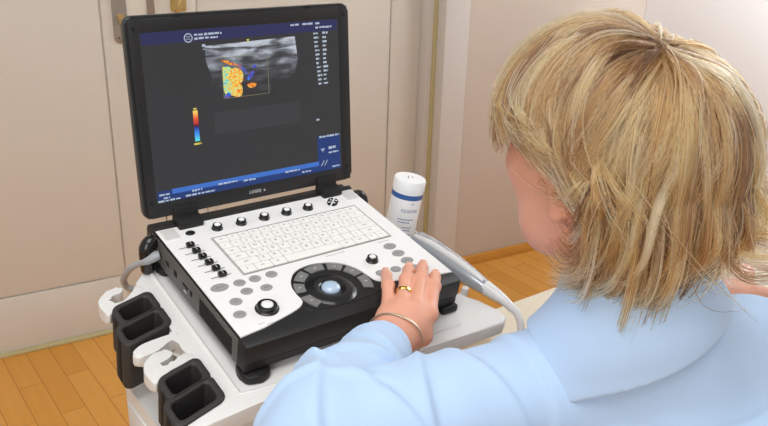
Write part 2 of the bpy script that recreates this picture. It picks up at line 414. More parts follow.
# grey oval buttons
for i, (x, y, rx, ry) in enumerate([(-.141, .100, .0122, .0078), (-.114, .099, .0082, .0072), (-.092, .099, .0082, .0072), (-.068, .099, .0082, .0072), (-.114, .079, .0082, .0070), (-.088, .0755, .0082, .0070), (-.136, .065, .0082, .0074), (-.1435, .040, .0082, .0072),
                                    (.1185, .0905, .0100, .0074), (.119, .0705, .0100, .0074), (.1195, .0505, .0100, .0074), (.0915, .039, .0080, .0066), (.067, .040, .0078, .0066), (.118, .031, .0090, .0070)]):
    bt = link('button', prism(ellipse(rx, ry, 28, x, y), .0004, .0016, bev=.0005, seg=2), M['grey_btn'], scan)
    if i < 11: link('button_mark', box(x-rx*.4, x+rx*.4, y-.0004, y+.0004, .0016, .00175), M['ink'], bt)
lb = bmesh.new()
for x, y, w in ((-.128, .0135, .009), (-.118, .009, .010), (.036, .106, .03), (.118, .1055, .02), (-.142, .052, .0)):
    if w: box(x-w/2, x+w/2, y-.0003, y+.0003, .0006, .0009, bm=lb)
link('deck_print', lb, M['grey_btn'], scan)
# trackball field
cx, cy = -.0075, .0415
def sector(r0, r1, a0, a1, n=8):
    p = [(cx+r1*math.cos(R(a0+(a1-a0)*k/n)), cy+r1*math.sin(R(a0+(a1-a0)*k/n))) for k in range(n+1)]
    return p+[(cx+r0*math.cos(R(a0+(a1-a0)*k/n)), cy+r0*math.sin(R(a0+(a1-a0)*k/n))) for k in range(n, -1, -1)]
pan = link('trackball_panel', prism(smooth_poly([(-.062, .012), (-.0575, .045), (-.054, .066), (-.030, .092), (-.008, .0962), (.016, .0915), (.038, .066), (.043, .045), (.050, .012), (.0, .004)], 4), -.002, -.0004, bev=.0006, seg=1), M['black'], scan)
for a, w in ((199, 30), (161, 24), (128, 27), (92, 32), (57, 26), (25, 28), (-11, 34)):
    kk = link('function_key', prism(sector(.0385, .0525, a-w/2, a+w/2), -.0004, .0016, bev=.0006, seg=2), M['grey_key'], scan)
    aa = R(a); link('key_mark', box(-.002, .002, -.0004, .0004, 0, .0002, mtx=T(cx+.0455*math.cos(aa), cy+.0455*math.sin(aa), .0016, rz=0)), M['print'], kk)
b = lathe([(.0125, -.001), (.0150, .0020), (.0205, .0034), (.0265, .0030), (.031, .0014), (.0345, -.0006)], 40, T(-.0135, .0395, 0)); link('trackball_ring', b, M['black_gloss'], scan)
bb = bmesh.new(); bmesh.ops.create_uvsphere(bb, u_segments=32, v_segments=20, radius=.0128); bmesh.ops.transform(bb, matrix=T(-.0135, .0395, .0012, s=(1, 1, .55)), verts=bb.verts); link('trackball', bb, M['ball'], scan)
# front lip detail line and rear hinge trough
link('front_groove', box(-.160, .160, -.0152, -.0145, -.0305, -.0290), M['hole'], scan)
link('hinge_trough', box(-.163, .163, .2565, .285, -.010, -.003, bev=.002), M['black'], scan)
# carrying handle arms at both rear corners
for sx in (-1, 1):
    b = tube([(sx*.164, .251, -.012), (sx*.172, .249, -.009), (sx*.1775, .247, -.018), (sx*.1785, .245, -.036), (sx*.1780, .246, -.052)], [.0085, .0100, .0115, .0105, .009], 16, smooth=4)
    link('handle_lug', b, M['black_gloss'], scan)
# lid: own frame, u across, v up, w towards the viewer
b = prism(rounded(-.171, .171, -.0075, .2655, .010), -.013, -.001, bev=.004, seg=3); lid = link('lid', b, M['lidedge'], scan)
lid.location = (0, .2714, .0199); lid.rotation_euler = (R(90)-R(13.36), 0, 0)
ring = bmesh.new()
def frame_ring(bm, o_, i_, z0, z1, r=.002):
    x0, x1, y0, y1 = o_; a0, a1, c0, c1 = i_
    for q in ((x0, a0, y0, y1), (a1, x1, y0, y1), (a0-.0005, a1+.0005, y0, c0), (a0-.0005, a1+.0005, c1, y1)):
        box(q[0], q[1], q[2], q[3], z0, z1, bev=.0006, bm=bm)
pts = rounded(-.1695, .1695, -.0065, .2640, .009)
b = prism(pts, -.002, -.0002, bev=.0008, seg=2); link('bezel', b, M['bezel'], lid)
b = bmesh.new(); frame_ring(b, (-.1670, .1670, -.0060, .2620), (-.1525, .1525, .0140, .2440), -.001, .0016); link('bezel_frame', b, M['bezel'], lid)
for u in (-.10, .10):
    link('latch_notch', box(u-.004, u+.004, .2615, .2652, -.004, .0022, bev=.0008), M['hole'], lid)
for u in (-.160, .160):
    for v in (.25, .015): link('rubber_bumper', lathe([(0, .0022), (.0022, .002), (.0026, 0)], 12, T(u, v, .0012)), M['hole'], lid)
b = bmesh.new(); text(b, 'LOGIQ', .0066, T(-.0125, .0036, .0019), 'LEFT', .95); text(b, 'e', .0070, T(.0108, .0036, .0019, ry=0), 'LEFT', 1); link('lid_lettering', b, M['print'], lid)
# display with its picture
disp = link('display', box(-.1525, .1525, .0140, .2440, -.0008, .0003), M['scr'], scan)
disp.location = lid.location; disp.rotation_euler = lid.rotation_euler
Z = .0004
def flat(name, x0, x1, y0, y1, m, z=Z): return link(name, box(x0, x1, y0, y1, z-.0001, z), m, disp, smooth=False)
flat('header_bar', -.1515, .1495, .2280, .2435, M['scr_hdr'])
flat('tool_bar', -.1505, .112, .0135, .0300, M['scr_navy'])
flat('tool_strip', -.129, .110, .0235, .0305, M['scr_blue'], Z+.0001)
flat('side_panel', .1085, .1495, .0135, .0700, M['scr_navy'])
flat('result_patch', -.0585, .080, .097, .128, M['scr_faint'])
tx = bmesh.new(); z = Z+.0003
def dash(x0, x1, y, h, bm=None): box(x0, x1, y-h/2, y+h/2, z-.0001, z, bm=bm or tx)
def words(x0, x1, y, h, rng, bm=None):
    x = x0
    while x < x1:
        w = rng.uniform(.003, .009); dash(x, min(x+w, x1), y+rng.uniform(-.0002, .0002), h*rng.uniform(.95, 1.4), bm); x += w+rng.uniform(.0008, .002)
rg = random.Random(3)
words(-.078, -.038, .2365, .0022, rg); words(-.078, -.044, .2315, .0022, rg)
for a, c in ((.070, .084), (.090, .108), (.112, .119)): words(a, c, .2395, .0020, rg)
words(.112, .140, .2335, .0020, rg)
for i in range(13):
    y = .2250-.0062*i
    words(.108+.0005*i, .108+.0005*i+rg.uniform(.006, .011), y, .0024, rg); words(.1235, .1235+rg.uniform(.005, .010), y, .0024, rg)
words(.108, .114, .096, .002, rg)
for x0, x1, y in ((-.148, -.133, .0245), (-.142, -.133, .0195), (-.150, -.118, .0155), (-.100, -.085, .0225), (-.110, -.065, .0170), (-.060, -.030, .0245), (-.02, .0, .0225), (.03, .046, .0215), (.05, .075, .0235), (.079, .095, .0185), (.1, .108, .0215)):
    words(x0, x1, y, .0020, rg)
words(.112, .148, .0685, .0022, rg); words(.128, .146, .042, .002, rg); words(.128, .142, .0495, .003, rg); words(.134, .148, .0185, .002, rg)
for k in range(3): dash(.114+.002*k, .121-.002*k, .049-.002*k, .0016)
for k in range(2): box(-.0006, .0006, -.005, .005, 0, .0001, mtx=T(.1165+.006*k, .0265, z, rz=R(-35)), bm=tx)
for nm, test in (('header_text', lambda x, y: y > .228), ('value_name', lambda x, y: .1 < x < .1215 and .12 < y < .228), ('value_figure', lambda x, y: x >= .1215 and .12 < y < .228), ('depth_mark', lambda x, y: x > .1 and .09 < y < .12), ('panel_text', lambda x, y: x > .1085 and y < .075), ('footer_caption', lambda x, y: x <= .1085 and .0207 < y < .075), ('footer_reading', lambda x, y: x <= .1085 and y <= .0207)):
    t = tx.copy(); kill = [v for v in t.verts if not test(v.co.x, v.co.y)]; bmesh.ops.delete(t, geom=kill, context='VERTS')
    link(nm, t, M['scr_txt'], disp, smooth=False)
tx.free()
b = bmesh.new(); frame_ring(b, (-.0415, .0302, .1460, .2030), (-.0409, .0296, .1466, .2024), z-.0001, z); link('region_box', b, M['scr_box'], disp, smooth=False)
b = prism(ellipse(.0062, .0062, 24, -.0865, .2330), Z, Z+.0002); lg = link('header_emblem', b, M['scr_txt'], disp, smooth=False)
b = prism(ellipse(.0048, .0048, 24, -.0865, .2330), Z+.0002, Z+.0003); link('emblem_core', b, M['scr_hdr'], disp, smooth=False)
b = bmesh.new(); dash(-.0895, -.0835, .2345, .0008, b); dash(-.0895, -.0835, .2315, .0008, b); bmesh.ops.translate(b, vec=(0, 0, .0002), verts=b.verts); link('emblem_strokes', b, M['scr_txt'], disp, smooth=False)
link('focus_mark', prism([(-.001, .2250), (.0035, .2250), (.0012, .2205)], Z, Z+.0002), M['scr_yel'], disp, smooth=False)
b = prism(ellipse(.0026, .0020, 14, -.0655, .2215), Z, Z+.0003); dash(-.067, -.064, .2165, .001, b); link('probe_mark', b, M['scr_txt'], disp, smooth=False)
# grey-scale echo picture
def m_echo():
    m = bpy.data.materials.new('echo picture'); m.use_nodes = True; nt = m.node_tree; b = nt.nodes['Principled BSDF']
    b.inputs['Base Color'].default_value = (.003, .003, .003, 1); b.inputs['Roughness'].default_value = .35; b.inputs['Specular IOR Level'].default_value = .3
    tc = nt.nodes.new('ShaderNodeTexCoord')
    mp = nt.nodes.new('ShaderNodeMapping'); mp.inputs['Scale'].default_value = (22, 120, 1); mp.inputs['Rotation'].default_value = (0, 0, R(4))
    nt.links.new(tc.outputs['Object'], mp.inputs[0])
    n = nt.nodes.new('ShaderNodeTexNoise'); n.inputs['Scale'].default_value = 1; n.inputs['Detail'].default_value = 5; n.inputs['Distortion'].default_value = .7
    nt.links.new(mp.outputs[0], n.inputs['Vector'])
    n2 = nt.nodes.new('ShaderNodeTexNoise'); n2.inputs['Scale'].default_value = 35; n2.inputs['Detail'].default_value = 2
    nt.links.new(tc.outputs['Object'], n2.inputs['Vector'])
    # depth fade: strongest in the top layers, fading downwards, as the echo itself does
    sx = nt.nodes.new('ShaderNodeSeparateXYZ'); nt.links.new(tc.outputs['Object'], sx.inputs[0])
    mr = nt.nodes.new('ShaderNodeMapRange'); mr.inputs['From Min'].default_value = .135; mr.inputs['From Max'].default_value = .221; mr.inputs['To Min'].default_value = .25; mr.inputs['To Max'].default_value = 1
    nt.links.new(sx.outputs['Y'], mr.inputs['Value'])
    mu = nt.nodes.new('ShaderNodeMath'); mu.operation = 'MULTIPLY'; nt.links.new(n.outputs['Fac'], mu.inputs[0]); nt.links.new(mr.outputs[0], mu.inputs[1])
    mu2 = nt.nodes.new('ShaderNodeMath'); mu2.operation = 'MULTIPLY_ADD'; mu2.inputs[1].default_value = .35; nt.links.new(n2.outputs['Fac'], mu2.inputs[0]); nt.links.new(mu.outputs[0], mu2.inputs[2])
    r = ramp_node(nt, [(.40, (54, 54, 56)), (.52, (74, 75, 80)), (.63, (124, 128, 138)), (.76, (190, 196, 206))])
    nt.links.new(mu2.outputs[0], r.inputs[0]); nt.links.new(r.outputs[0], b.inputs['Emission Color']); b.inputs['Emission Strength'].default_value = 1
    return m
echo = [(-.064, .2205), (.0765, .2235), (.0800, .1900), (.0740, .1720), (.0560, .1600), (.034, .150), (.0250, .1320), (.002, .1340), (-.024, .1420), (-.055, .1340), (-.0620, .1500), (-.0560, .1760), (-.0640, .2000)]
link('echo_image', prism(echo, Z-.0001, Z+.0001), m_echo(), disp, smooth=False)
# colour flow blobs
def m_flow(name, stops, scale):
    m = bpy.data.materials.new(name); m.use_nodes = True; nt = m.node_tree; b = nt.nodes['Principled BSDF']
    b.inputs['Base Color'].default_value = (.003, .003, .003, 1); b.inputs['Roughness'].default_value = .35; b.inputs['Specular IOR Level'].default_value = .3
    tc = nt.nodes.new('ShaderNodeTexCoord'); n = nt.nodes.new('ShaderNodeTexNoise'); n.inputs['Scale'].default_value = scale; n.inputs['Detail'].default_value = 3
    nt.links.new(tc.outputs['Object'], n.inputs['Vector'])
    r = ramp_node(nt, stops); nt.links.new(n.outputs['Fac'], r.inputs[0]); nt.links.new(r.outputs[0], b.inputs['Emission Color']); b.inputs['Emission Strength'].default_value = 1
    return m
F1 = m_flow('flow cool', [(.3, (80, 170, 215)), (.42, (140, 220, 190)), (.52, (205, 225, 130)), (.62, (240, 200, 90)), (.75, (240, 150, 60))], 260)
F2 = m_flow('flow warm', [(.3, (150, 220, 190)), (.42, (235, 220, 110)), (.52, (248, 190, 70)), (.64, (240, 130, 50)), (.75, (220, 80, 40))], 300)
F3 = m_flow('flow red', [(.35, (230, 190, 70)), (.5, (235, 130, 50)), (.6, (200, 60, 50)), (.7, (90, 40, 90))], 320)
F4 = m_flow('flow blue', [(.35, (120, 90, 150)), (.48, (60, 70, 180)), (.6, (50, 100, 220)), (.7, (100, 180, 230))], 320)
def blob(name, pts, m, dz): link(name, prism(smooth_poly(pts, 4), Z+.0001, Z+.0002+dz), m, disp, smooth=False)
blob('flow_patch', [(-.0408, .1870), (-.036, .1900), (-.028, .1880), (-.0205, .1760), (-.018, .1640), (-.022, .1500), (-.033, .1500), (-.0402, .1560)], F1, .0001)
blob('flow_patch', [(-.0330, .1775), (-.029, .1845), (-.020, .1875), (-.0125, .1830), (-.0095, .1750), (-.0120, .1665), (-.020, .1630), (-.029, .1660)], F2, .0002)
blob('flow_patch', [(-.0290, .1640), (-.0150, .1640), (-.0120, .1560), (-.0150, .1470), (-.0240, .1470), (-.0280, .1530)], F2, .0002)
blob('flow_patch', [(-.0412, .1990), (-.0360, .1955), (-.0290, .1920), (-.0200, .1905), (-.0110, .1860), (-.0140, .1900), (-.0260, .1950), (-.0330, .1985)], F3, .0003)
blob('flow_patch', [(-.0190, .1915), (-.0080, .1860), (-.0030, .1780), (-.0060, .1790), (-.0110, .1850), (-.0180, .1895)], F4, .0003)
blob('flow_patch', [(-.0030, .1730), (.0030, .1800), (.0080, .1790), (.0050, .1740), (.0010, .1690), (-.0040, .1690)], F4, .0003)
blob('flow_patch', [(-.0045, .1620), (.0030, .1640), (.0100, .1620), (.0080, .1580), (.0, .1570)], F3, .0003)
blob('flow_patch', [(-.0400, .1500), (-.0340, .1540), (-.0300, .1500), (-.0330, .1465), (-.0390, .1470)], F4, .0003)
blob('flow_patch', [(.0060, .1870), (.0100, .1890), (.0120, .1855), (.0080, .1840)], F4, .0003)
def m_scale():
    m = bpy.data.materials.new('colour scale'); m.use_nodes = True; nt = m.node_tree; b = nt.nodes['Principled BSDF']
    b.inputs['Base Color'].default_value = (.003, .003, .003, 1)
    tc = nt.nodes.new('ShaderNodeTexCoord'); sx = nt.nodes.new('ShaderNodeSeparateXYZ'); nt.links.new(tc.outputs['Generated'], sx.inputs[0])
    r = ramp_node(nt, [(0, (90, 225, 225)), (.25, (50, 140, 240)), (.44, (40, 50, 150)), (.5, (40, 20, 40)), (.56, (170, 30, 40)), (.76, (240, 90, 50)), (1, (250, 220, 110))])
    nt.links.new(sx.outputs['Y'], r.inputs[0]); nt.links.new(r.outputs[0], b.inputs['Emission Color']); b.inputs['Emission Strength'].default_value = 1
    return m
link('colour_scale', box(-.0890, -.0820, .0920, .1350, Z, Z+.0001), m_scale(), disp, smooth=False)
b = bmesh.new(); words(-.091, -.080, .0885, .0022, rg, b); dash(-.088, -.083, .1375, .002, b); link('scale_print', b, M['scr_yel'], disp, smooth=False)
# hinge blocks and the roller between them
for u0, u1 in ((-.131, -.0945), (.1045, .1385)):
    b = box(u0, u1, .2465, .2745, -.001, .0125, bev=.002)
    hb = link('hinge', b, M['black'], scan)
    b = box(u0, u1, -.0265, .0060, .0002, .0042, bev=.0015); bmesh.ops.transform(b, matrix=Matrix.Translation((0, .2714, .0199)) @ Matrix.Rotation(R(90)-R(13.36), 4, 'X'), verts=b.verts)
    link('hinge_leaf', b, M['black'], hb)
for u0, u1 in ((-.0935, .1035), (-.164, -.132), (.1395, .164)):
    b = tube([(u0, .2640, -.0030), (u1, .2640, -.0030)], .0062, 16); link('hinge_roller', b, M['black'], scan)

# ------------------------------------------------------------------ cart
cart = empty('ultrasound_cart', (0, .12, 0))
tag(cart, 'white wheeled cart with sloping tray under the ultrasound console', 'medical cart')
TM = Matrix.Translation((0, -.12, FZ)) @ Matrix.Rotation(TILT, 4, 'X')
def clink(name, b, m, p=None, tilt=True, **k):
    if tilt: bmesh.ops.transform(b, matrix=TM, verts=b.verts)
    else: bmesh.ops.translate(b, vec=(0, -.12, 0), verts=b.verts)
    return link(name, b, m, p or cart, **k)
tray_pts = [(-.120, .295), (.155, .295), (.176, .275), (.180, .24), (.180, .05), (.184, .026), (.196, .010), (.214, -.012), (.2255, -.045), (.224, -.060), (.212, -.068), (.12, -.0655), (.0, -.061), (-.10, -.056), (-.160, -.053), (-.20, -.056), (-.240, -.058), (-.250, -.054), (-.2515, -.046), (-.244, -.0405), (-.225, -.037),
            (-.195, -.026), (-.190, .035), (-.1945, .049), (-.2005, .0565), (-.2045, .064), (-.1985, .073), (-.1975, .086), (-.2025, .097), (-.207, .103), (-.2030, .112), (-.1945, .122), (-.1945, .19), (-.1960, .205), (-.2050, .220), (-.2005, .2315), (-.186, .245), (-.168, .262)]
clink('tray', prism(tray_pts, -.078, -.0555, bev=.004, seg=3), M['white_cart'])
# raised rim lines moulded round the console seat
b = tube([(-.1745, .262, -.0558), (-.1755, .15, -.0558), (-.1765, .0, -.0558), (-.176, -.022, -.0558), (-.160, -.034, -.0558), (0, -.040, -.0558), (.15, -.044, -.0558)], .0028, 8, smooth=3)
clink('tray_rim', b, M['white_cart'])
def hook(pts): return prism(smooth_poly(pts, 5), -.0715, -.0553, bev=.0028, seg=3)
clink('cable_hook', hook([(-.194, .212), (-.203, .2235), (-.211, .2135), (-.226, .1992), (-.238, .1960), (-.2460, .2000), (-.2445, .2085), (-.2365, .2138), (-.2285, .2150), (-.2232, .2185), (-.2222, .2235), (-.2255, .2295), (-.238, .2285), (-.2555, .2135), (-.2605, .201), (-.2600, .186), (-.255, .176), (-.240, .1895), (-.206, .2010)]), M['white_cart'])
clink('cable_hook', hook([(-.192, .106), (-.205, .1065), (-.222, .1055), (-.242, .1025), (-.2545, .0950), (-.2575, .0880), (-.2520, .0812), (-.236, .0820), (-.224, .0860), (-.2105, .0935), (-.198, .0965)]), M['white_cart'])
clink('cable_hook', hook([(-.192, .058), (-.2045, .0665), (-.222, .0552), (-.2345, .0548), (-.2378, .0580), (-.2345, .0610), (-.222, .0650), (-.2155, .0710), (-.2145, .0765), (-.2185, .0805), (-.231, .0830), (-.249, .0710), (-.2568, .0570), (-.2570, .0430), (-.252, .0300), (-.237, .0410), (-.2, .0510)]), M['white_cart'])
# black transducer holders: two open cups each
def ring(outer, inner, z0, z1, bev, bm):
    t = bmesh.new(); n = len(outer)
    V = [[t.verts.new((x, y, z)) for x, y in P] for P, z in ((outer, z0), (outer, z1), (inner, z1), (inner, z0))]
    for k in range(4):
        A, B = V[k], V[(k+1) % 4]
        for i in range(n): t.faces.new((A[i], A[(i+1) % n], B[(i+1) % n], B[i]))
    bmesh.ops.recalc_face_normals(t, faces=t.faces[:])
    es = [e for e in t.edges if abs(e.verts[0].co.z-z1) < 1e-7 and abs(e.verts[1].co.z-z1) < 1e-7 and len([f for f in e.link_faces if abs(f.normal.z) < .5]) == 1]
    bmesh.ops.bevel(t, geom=es, offset=bev, segments=3, affect='EDGES', profile=.5)
    merge(bm, t)
def holder(a, m_, c):
    """two deep cups side by side in one rubber moulding"""
    b = bmesh.new()
    for x0, y0, y1, zb in ((-.252, m_-.0045, c, -.112), (-.262, a, m_+.0045, -.122)):
        ring(rounded(x0, -.1915, y0, y1, .011), rounded(x0+.0085, -.2015, y0+.0085, y1-.0085, .007), zb, -.0520, .0030, b)
        prism(rounded(x0+.002, -.196, y0+.002, y1-.002, .008), zb, zb+.005, bm=b)
    for v in b.verts: v.co.y += .30*(v.co.x+.1935)
    return b
def slits(a, m_, c):
    b = bmesh.new()
    for x0, y0, y1, zb in ((-.252, m_-.0045, c, -.112), (-.262, a, m_+.0045, -.122)):
        box(x0-.0008, x0+.004, (y0+y1)/2-.0045, (y0+y1)/2+.0045, zb+.002, -.056, bm=b)
    for v in b.verts: v.co.y += .30*(v.co.x+.1935)
    return b
for ys in ((.122, .162, .2035), (-.032, .0105, .052)):
    h_ = clink('probe_holder', holder(*ys), M['black_soft'])
    clink('cable_slit', slits(*ys), M['hole'], h_)
# dock feet under the console corners
def foot(x, y):
    b = prism(smooth_poly([(x-.017, y-.012), (x-.018, y+.014), (x-.006, y+.022), (x+.014, y+.018), (x+.017, y-.008), (x+.004, y-.017)], 4), -.0556, -.044, bev=.003, seg=2)
    return b
for x, y in ((-.146, -.008), (-.148, .24), (.148, .24)): clink('dock_foot', foot(x, y), M['black'])
b = box(.138, .1665, -.020, .014, -.0556, -.0435, bev=.004, seg=3); clink('dock_foot', b, M['black'])
# holder for probe on the right edge
b = bmesh.new()
tube([(.176, .13, -.0765), (.215, .13, -.0795), (.245, .13, -.0785), (.256, .115, -.0765), (.256, .10, -.0765), (.245, .085, -.0785), (.215, .083, -.0795), (.176, .083, -.0765)], .006, 12, smooth=4, bm=b)
clink('probe_rest', b, M['white_cart'])
b = tube([(.186, .024, -.068), (.200, .018, -.068), (.2085, .015, -.062), (.2095, .0145, -.050)], [.006, .0058, .0055, .005], 12, smooth=4); clink('cable_hook', b, M['white_cart'])
# gel bottle cup, reaching back off the right rear edge
b = lathe([(.0400, -.156), (.0400, -.085), (.037, -.085), (.037, -.151), (0, -.151), (0, -.156), (.0400, -.156)], 28, T(.2415, .221, 0)); box(.17, .210, .205, .237, -.077, -.063, bev=.003, bm=b)
clink('bottle_cup', b, M['white_cart'])
# lower cart body, drawer fronts, mast, base and castors (upright)
def vlink(name, b, m, p=None): return clink(name, b, m, p, tilt=False)
b = prism(rounded(-.246, .165, .03, .190, .012), .52, .772, bev=.006, seg=2); bodyc = vlink('cart_body', b, M['white_cart'])
for z0, z1 in ((.545, .635), (.645, .735)):
    dr = vlink('drawer', box(-.2485, -.244, .048, .172, z0+.012, z1+.012, bev=.002), M['white_cart'], None)
    vlink('drawer_pull', box(-.2515, -.248, .09, .126, z1-.008, z1, bev=.001), M['grey_btn'], dr)
b = box(-.20, .16, .045, .175, .75, .835, bev=.01); vlink('tray_support', b, M['white_cart'])
b = prism(rounded(-.06, .06, .09, .18, .02), .12, .53, bev=.004); vlink('mast', b, M['white_cart'])
b = prism(smooth_poly([(-.22, .02), (-.24, .06), (-.12, .13), (-.22, .33), (-.18, .36), (0, .26), (.18, .36), (.22, .33), (.12, .13), (.24, .06), (.22, .02), (0, .10)], 4), .085, .125, bev=.008, seg=3); vlink('base', b, M['white_cart'])
for x, y in ((-.21, .05), (.21, .05), (-.19, .33), (.19, .33)):
    b = lathe([(0, -.012), (.036, -.012), (.040, -.008), (.040, .008), (.036, .012), (0, .012)], 24, T(x, y, .040, ry=R(90)))
    w = vlink('castor', b, M['black_soft'])
    b = box(x-.018, x+.018, y-.014, y+.014, .075, .092, bev=.004); box(x-.020, x-.015, y-.01, y+.01, .035, .085, bev=.002, bm=b); box(x+.015, x+.020, y-.01, y+.01, .035, .085, bev=.002, bm=b)
    vlink('castor_fork', b, M['grey_btn'], w)

# ------------------------------------------------------------------ grey lead plugged into the console's left side
MM = Matrix.Translation((0, 0, FZ)) @ Matrix.Rotation(TILT, 4, 'X')
b = tube([(-.1865, .2445, -.0355), (-.1945, .2590, -.0500), (-.1980, .2760, -.0715), (-.1980, .2870, -.0890), (-.1925, .2910, -.1040), (-.1850, .2880, -.1100), (-.172, .284, -.130), (-.160, .284, -.17)], .0046, 12, smooth=5)
bmesh.ops.transform(b, matrix=MM, verts=b.verts)
lead = link('connector_cable', b, M['cable']); tag(lead, 'grey lead with moulded plug on the left side of the console', 'cable')
b = tube([(-.1660, .2330, -.0225), (-.172, .2345, -.0240), (-.181, .2390, -.0300), (-.188, .2465, -.0370)], [.0070, .0088, .0080, .0050], 14, smooth=4, sq=(1, .8)); bmesh.ops.transform(b, matrix=MM, verts=b.verts)
link('plug', b, M['cable'], lead)

# ------------------------------------------------------------------ gel bottle
bottle = empty('gel_bottle', (MM @ Vector((.2415, .221, -.150)))[:], (TILT-R(4), R(7), 0))
tag(bottle, 'white plastic gel bottle with blue band standing behind the console', 'bottle')
H = .166
b = lathe([(0, 0), (.0235, 0), (.0258, .003), (.0258, H-.022), (.0249, H-.0185), (.0246, H-.018)], 40); link('bottle_body', b, M['bottle'], bottle)
b = lathe([(.0246, H-.0185), (.0264, H-.018), (.0267, H-.003), (.0253, H), (0, H+.0005)], 40); cap = link('bottle_cap', b, M['bottle'], bottle)
b = lathe([(.02595, H-.031), (.0261, H-.031), (.0261, H-.0225), (.02595, H-.0225)], 40); link('blue_band', b, M['blue_ink'], bottle)
def wrap_text(bm, s, size, z0, ang, rad=.02595, sq=1):
    t = bmesh.new(); t.from_mesh(glyph(s, size))
    for v in t.verts:
        a = ang+v.co.x*sq/rad; v.co = Vector((rad*math.cos(a), rad*math.sin(a), z0+v.co.y))
    merge(bm, t)
AB = math.atan2(-.8, -.62)
b = bmesh.new(); wrap_text(b, 'AQUASONIC', .0085, H-.050, AB+.35, .0259, .62); wrap_text(b, 'GEL', .004, H-.037, AB+.45, .0259)
link('brand_print', b, M['blue_ink'], bottle)
b = bmesh.new(); rg = random.Random(5)
for k, (zz, a0, a1) in enumerate(((H-.066, -.35, .55), (H-.071, -.3, .4), (H-.080, .0, .6), (H-.085, .1, .6), (H-.093, 0, .6))):
    a = a0
    while a < a1:
        w = rg.uniform(.06, .16)
        for q in range(3):
            pass
        vs = []
        for aa, z_ in ((a, zz), (a+w, zz), (a+w, zz+.0016), (a, zz+.0016)):
            vs.append(b.verts.new((.02595*math.cos(AB+aa), .02595*math.sin(AB+aa), z_)))
        b.faces.new(vs); a += w+.04
link('small_print', b, M['blue_ink'], bottle)
b = bmesh.new()
for k in range(5): box(-.0006, .0006, -.004+.001*(k % 2), .003, 0, .0002, mtx=T(-.006+.003*k, -.001+(k % 3)*.003, H+.0004, rz=R(-25)), bm=b)
link('cap_marks', b, M['grey_btn'], cap)

# ------------------------------------------------------------------ probe resting at the right edge
pr = empty('ultrasound_probe', (MM @ Vector((.2235, .10, -.045)))[:], (TILT, 0, 0))
tag(pr, 'silver grey ultrasound probe lying along the console right edge', 'ultrasound probe')
def q(x, y, z): return (x-.2235, y-.10, z+.045)
b = tube([q(.226, .160, -.055), q(.2265, .150, -.054), q(.2275, .125, -.0525), q(.2285, .095, -.050), q(.2300, .060, -.0485), q(.2325, .025, -.0480), q(.2355, -.004, -.0485)], [.010, .0205, .0225, .0215, .0190, .0155, .0112], 24, smooth=6, sq=(1, .85)); link('probe_shell', b, M['probe'], pr)
b = tube([q(.2175, .150, -.0405), q(.2210, .115, -.0365), q(.2250, .070, -.0350), q(.2295, .03, -.0365), q(.233, .005, -.0395)], [.0035, .0065, .0062, .0055, .003], 12, smooth=5); link('probe_ridge', b, M['probe_white'], pr)
b = tube([q(.2350, .000, -.0480), q(.2385, -.020, -.0490), q(.2415, -.036, -.0510), q(.2440, -.050, -.0550)], [.0112, .0095, .0072, .0060], 16, smooth=4); link('strain_relief', b, M['probe_white'], pr)
b = tube([q(.2435, -.047, -.0540), q(.2465, -.060, -.060), q(.2455, -.072, -.073), q(.241, -.078, -.092), q(.232, -.08, -.14), q(.21, -.075, -.25), q(.19, -.03, -.40), q(.16, .025, -.47)], .0055, 12, smooth=6); link('probe_cable', b, M['probe_white'], pr)

# ------------------------------------------------------------------ couch
cz = .70
couch = empty('examination_couch', (.66, -.70, 0)); tag(couch, 'cream padded examination couch beyond the console', 'examination couch')
def cl(name, b, m): bmesh.ops.translate(b, vec=(-.66, .70, 0), verts=b.verts); return link(name, b, m, couch)
cl('mattress', box(.335, .985, -1.62, .162, cz-.085, cz, bev=.012, seg=3), M['couch'])
cl('bed_frame', box(.36, .96, -1.58, .13, cz-.135, cz-.084, bev=.006), M['white_cart'])
for x in (.40, .92):
    for y in (-1.5, .06): cl('leg', box(x-.02, x+.02, y-.02, y+.02, 0, cz-.13, bev=.004), M['chrome'])
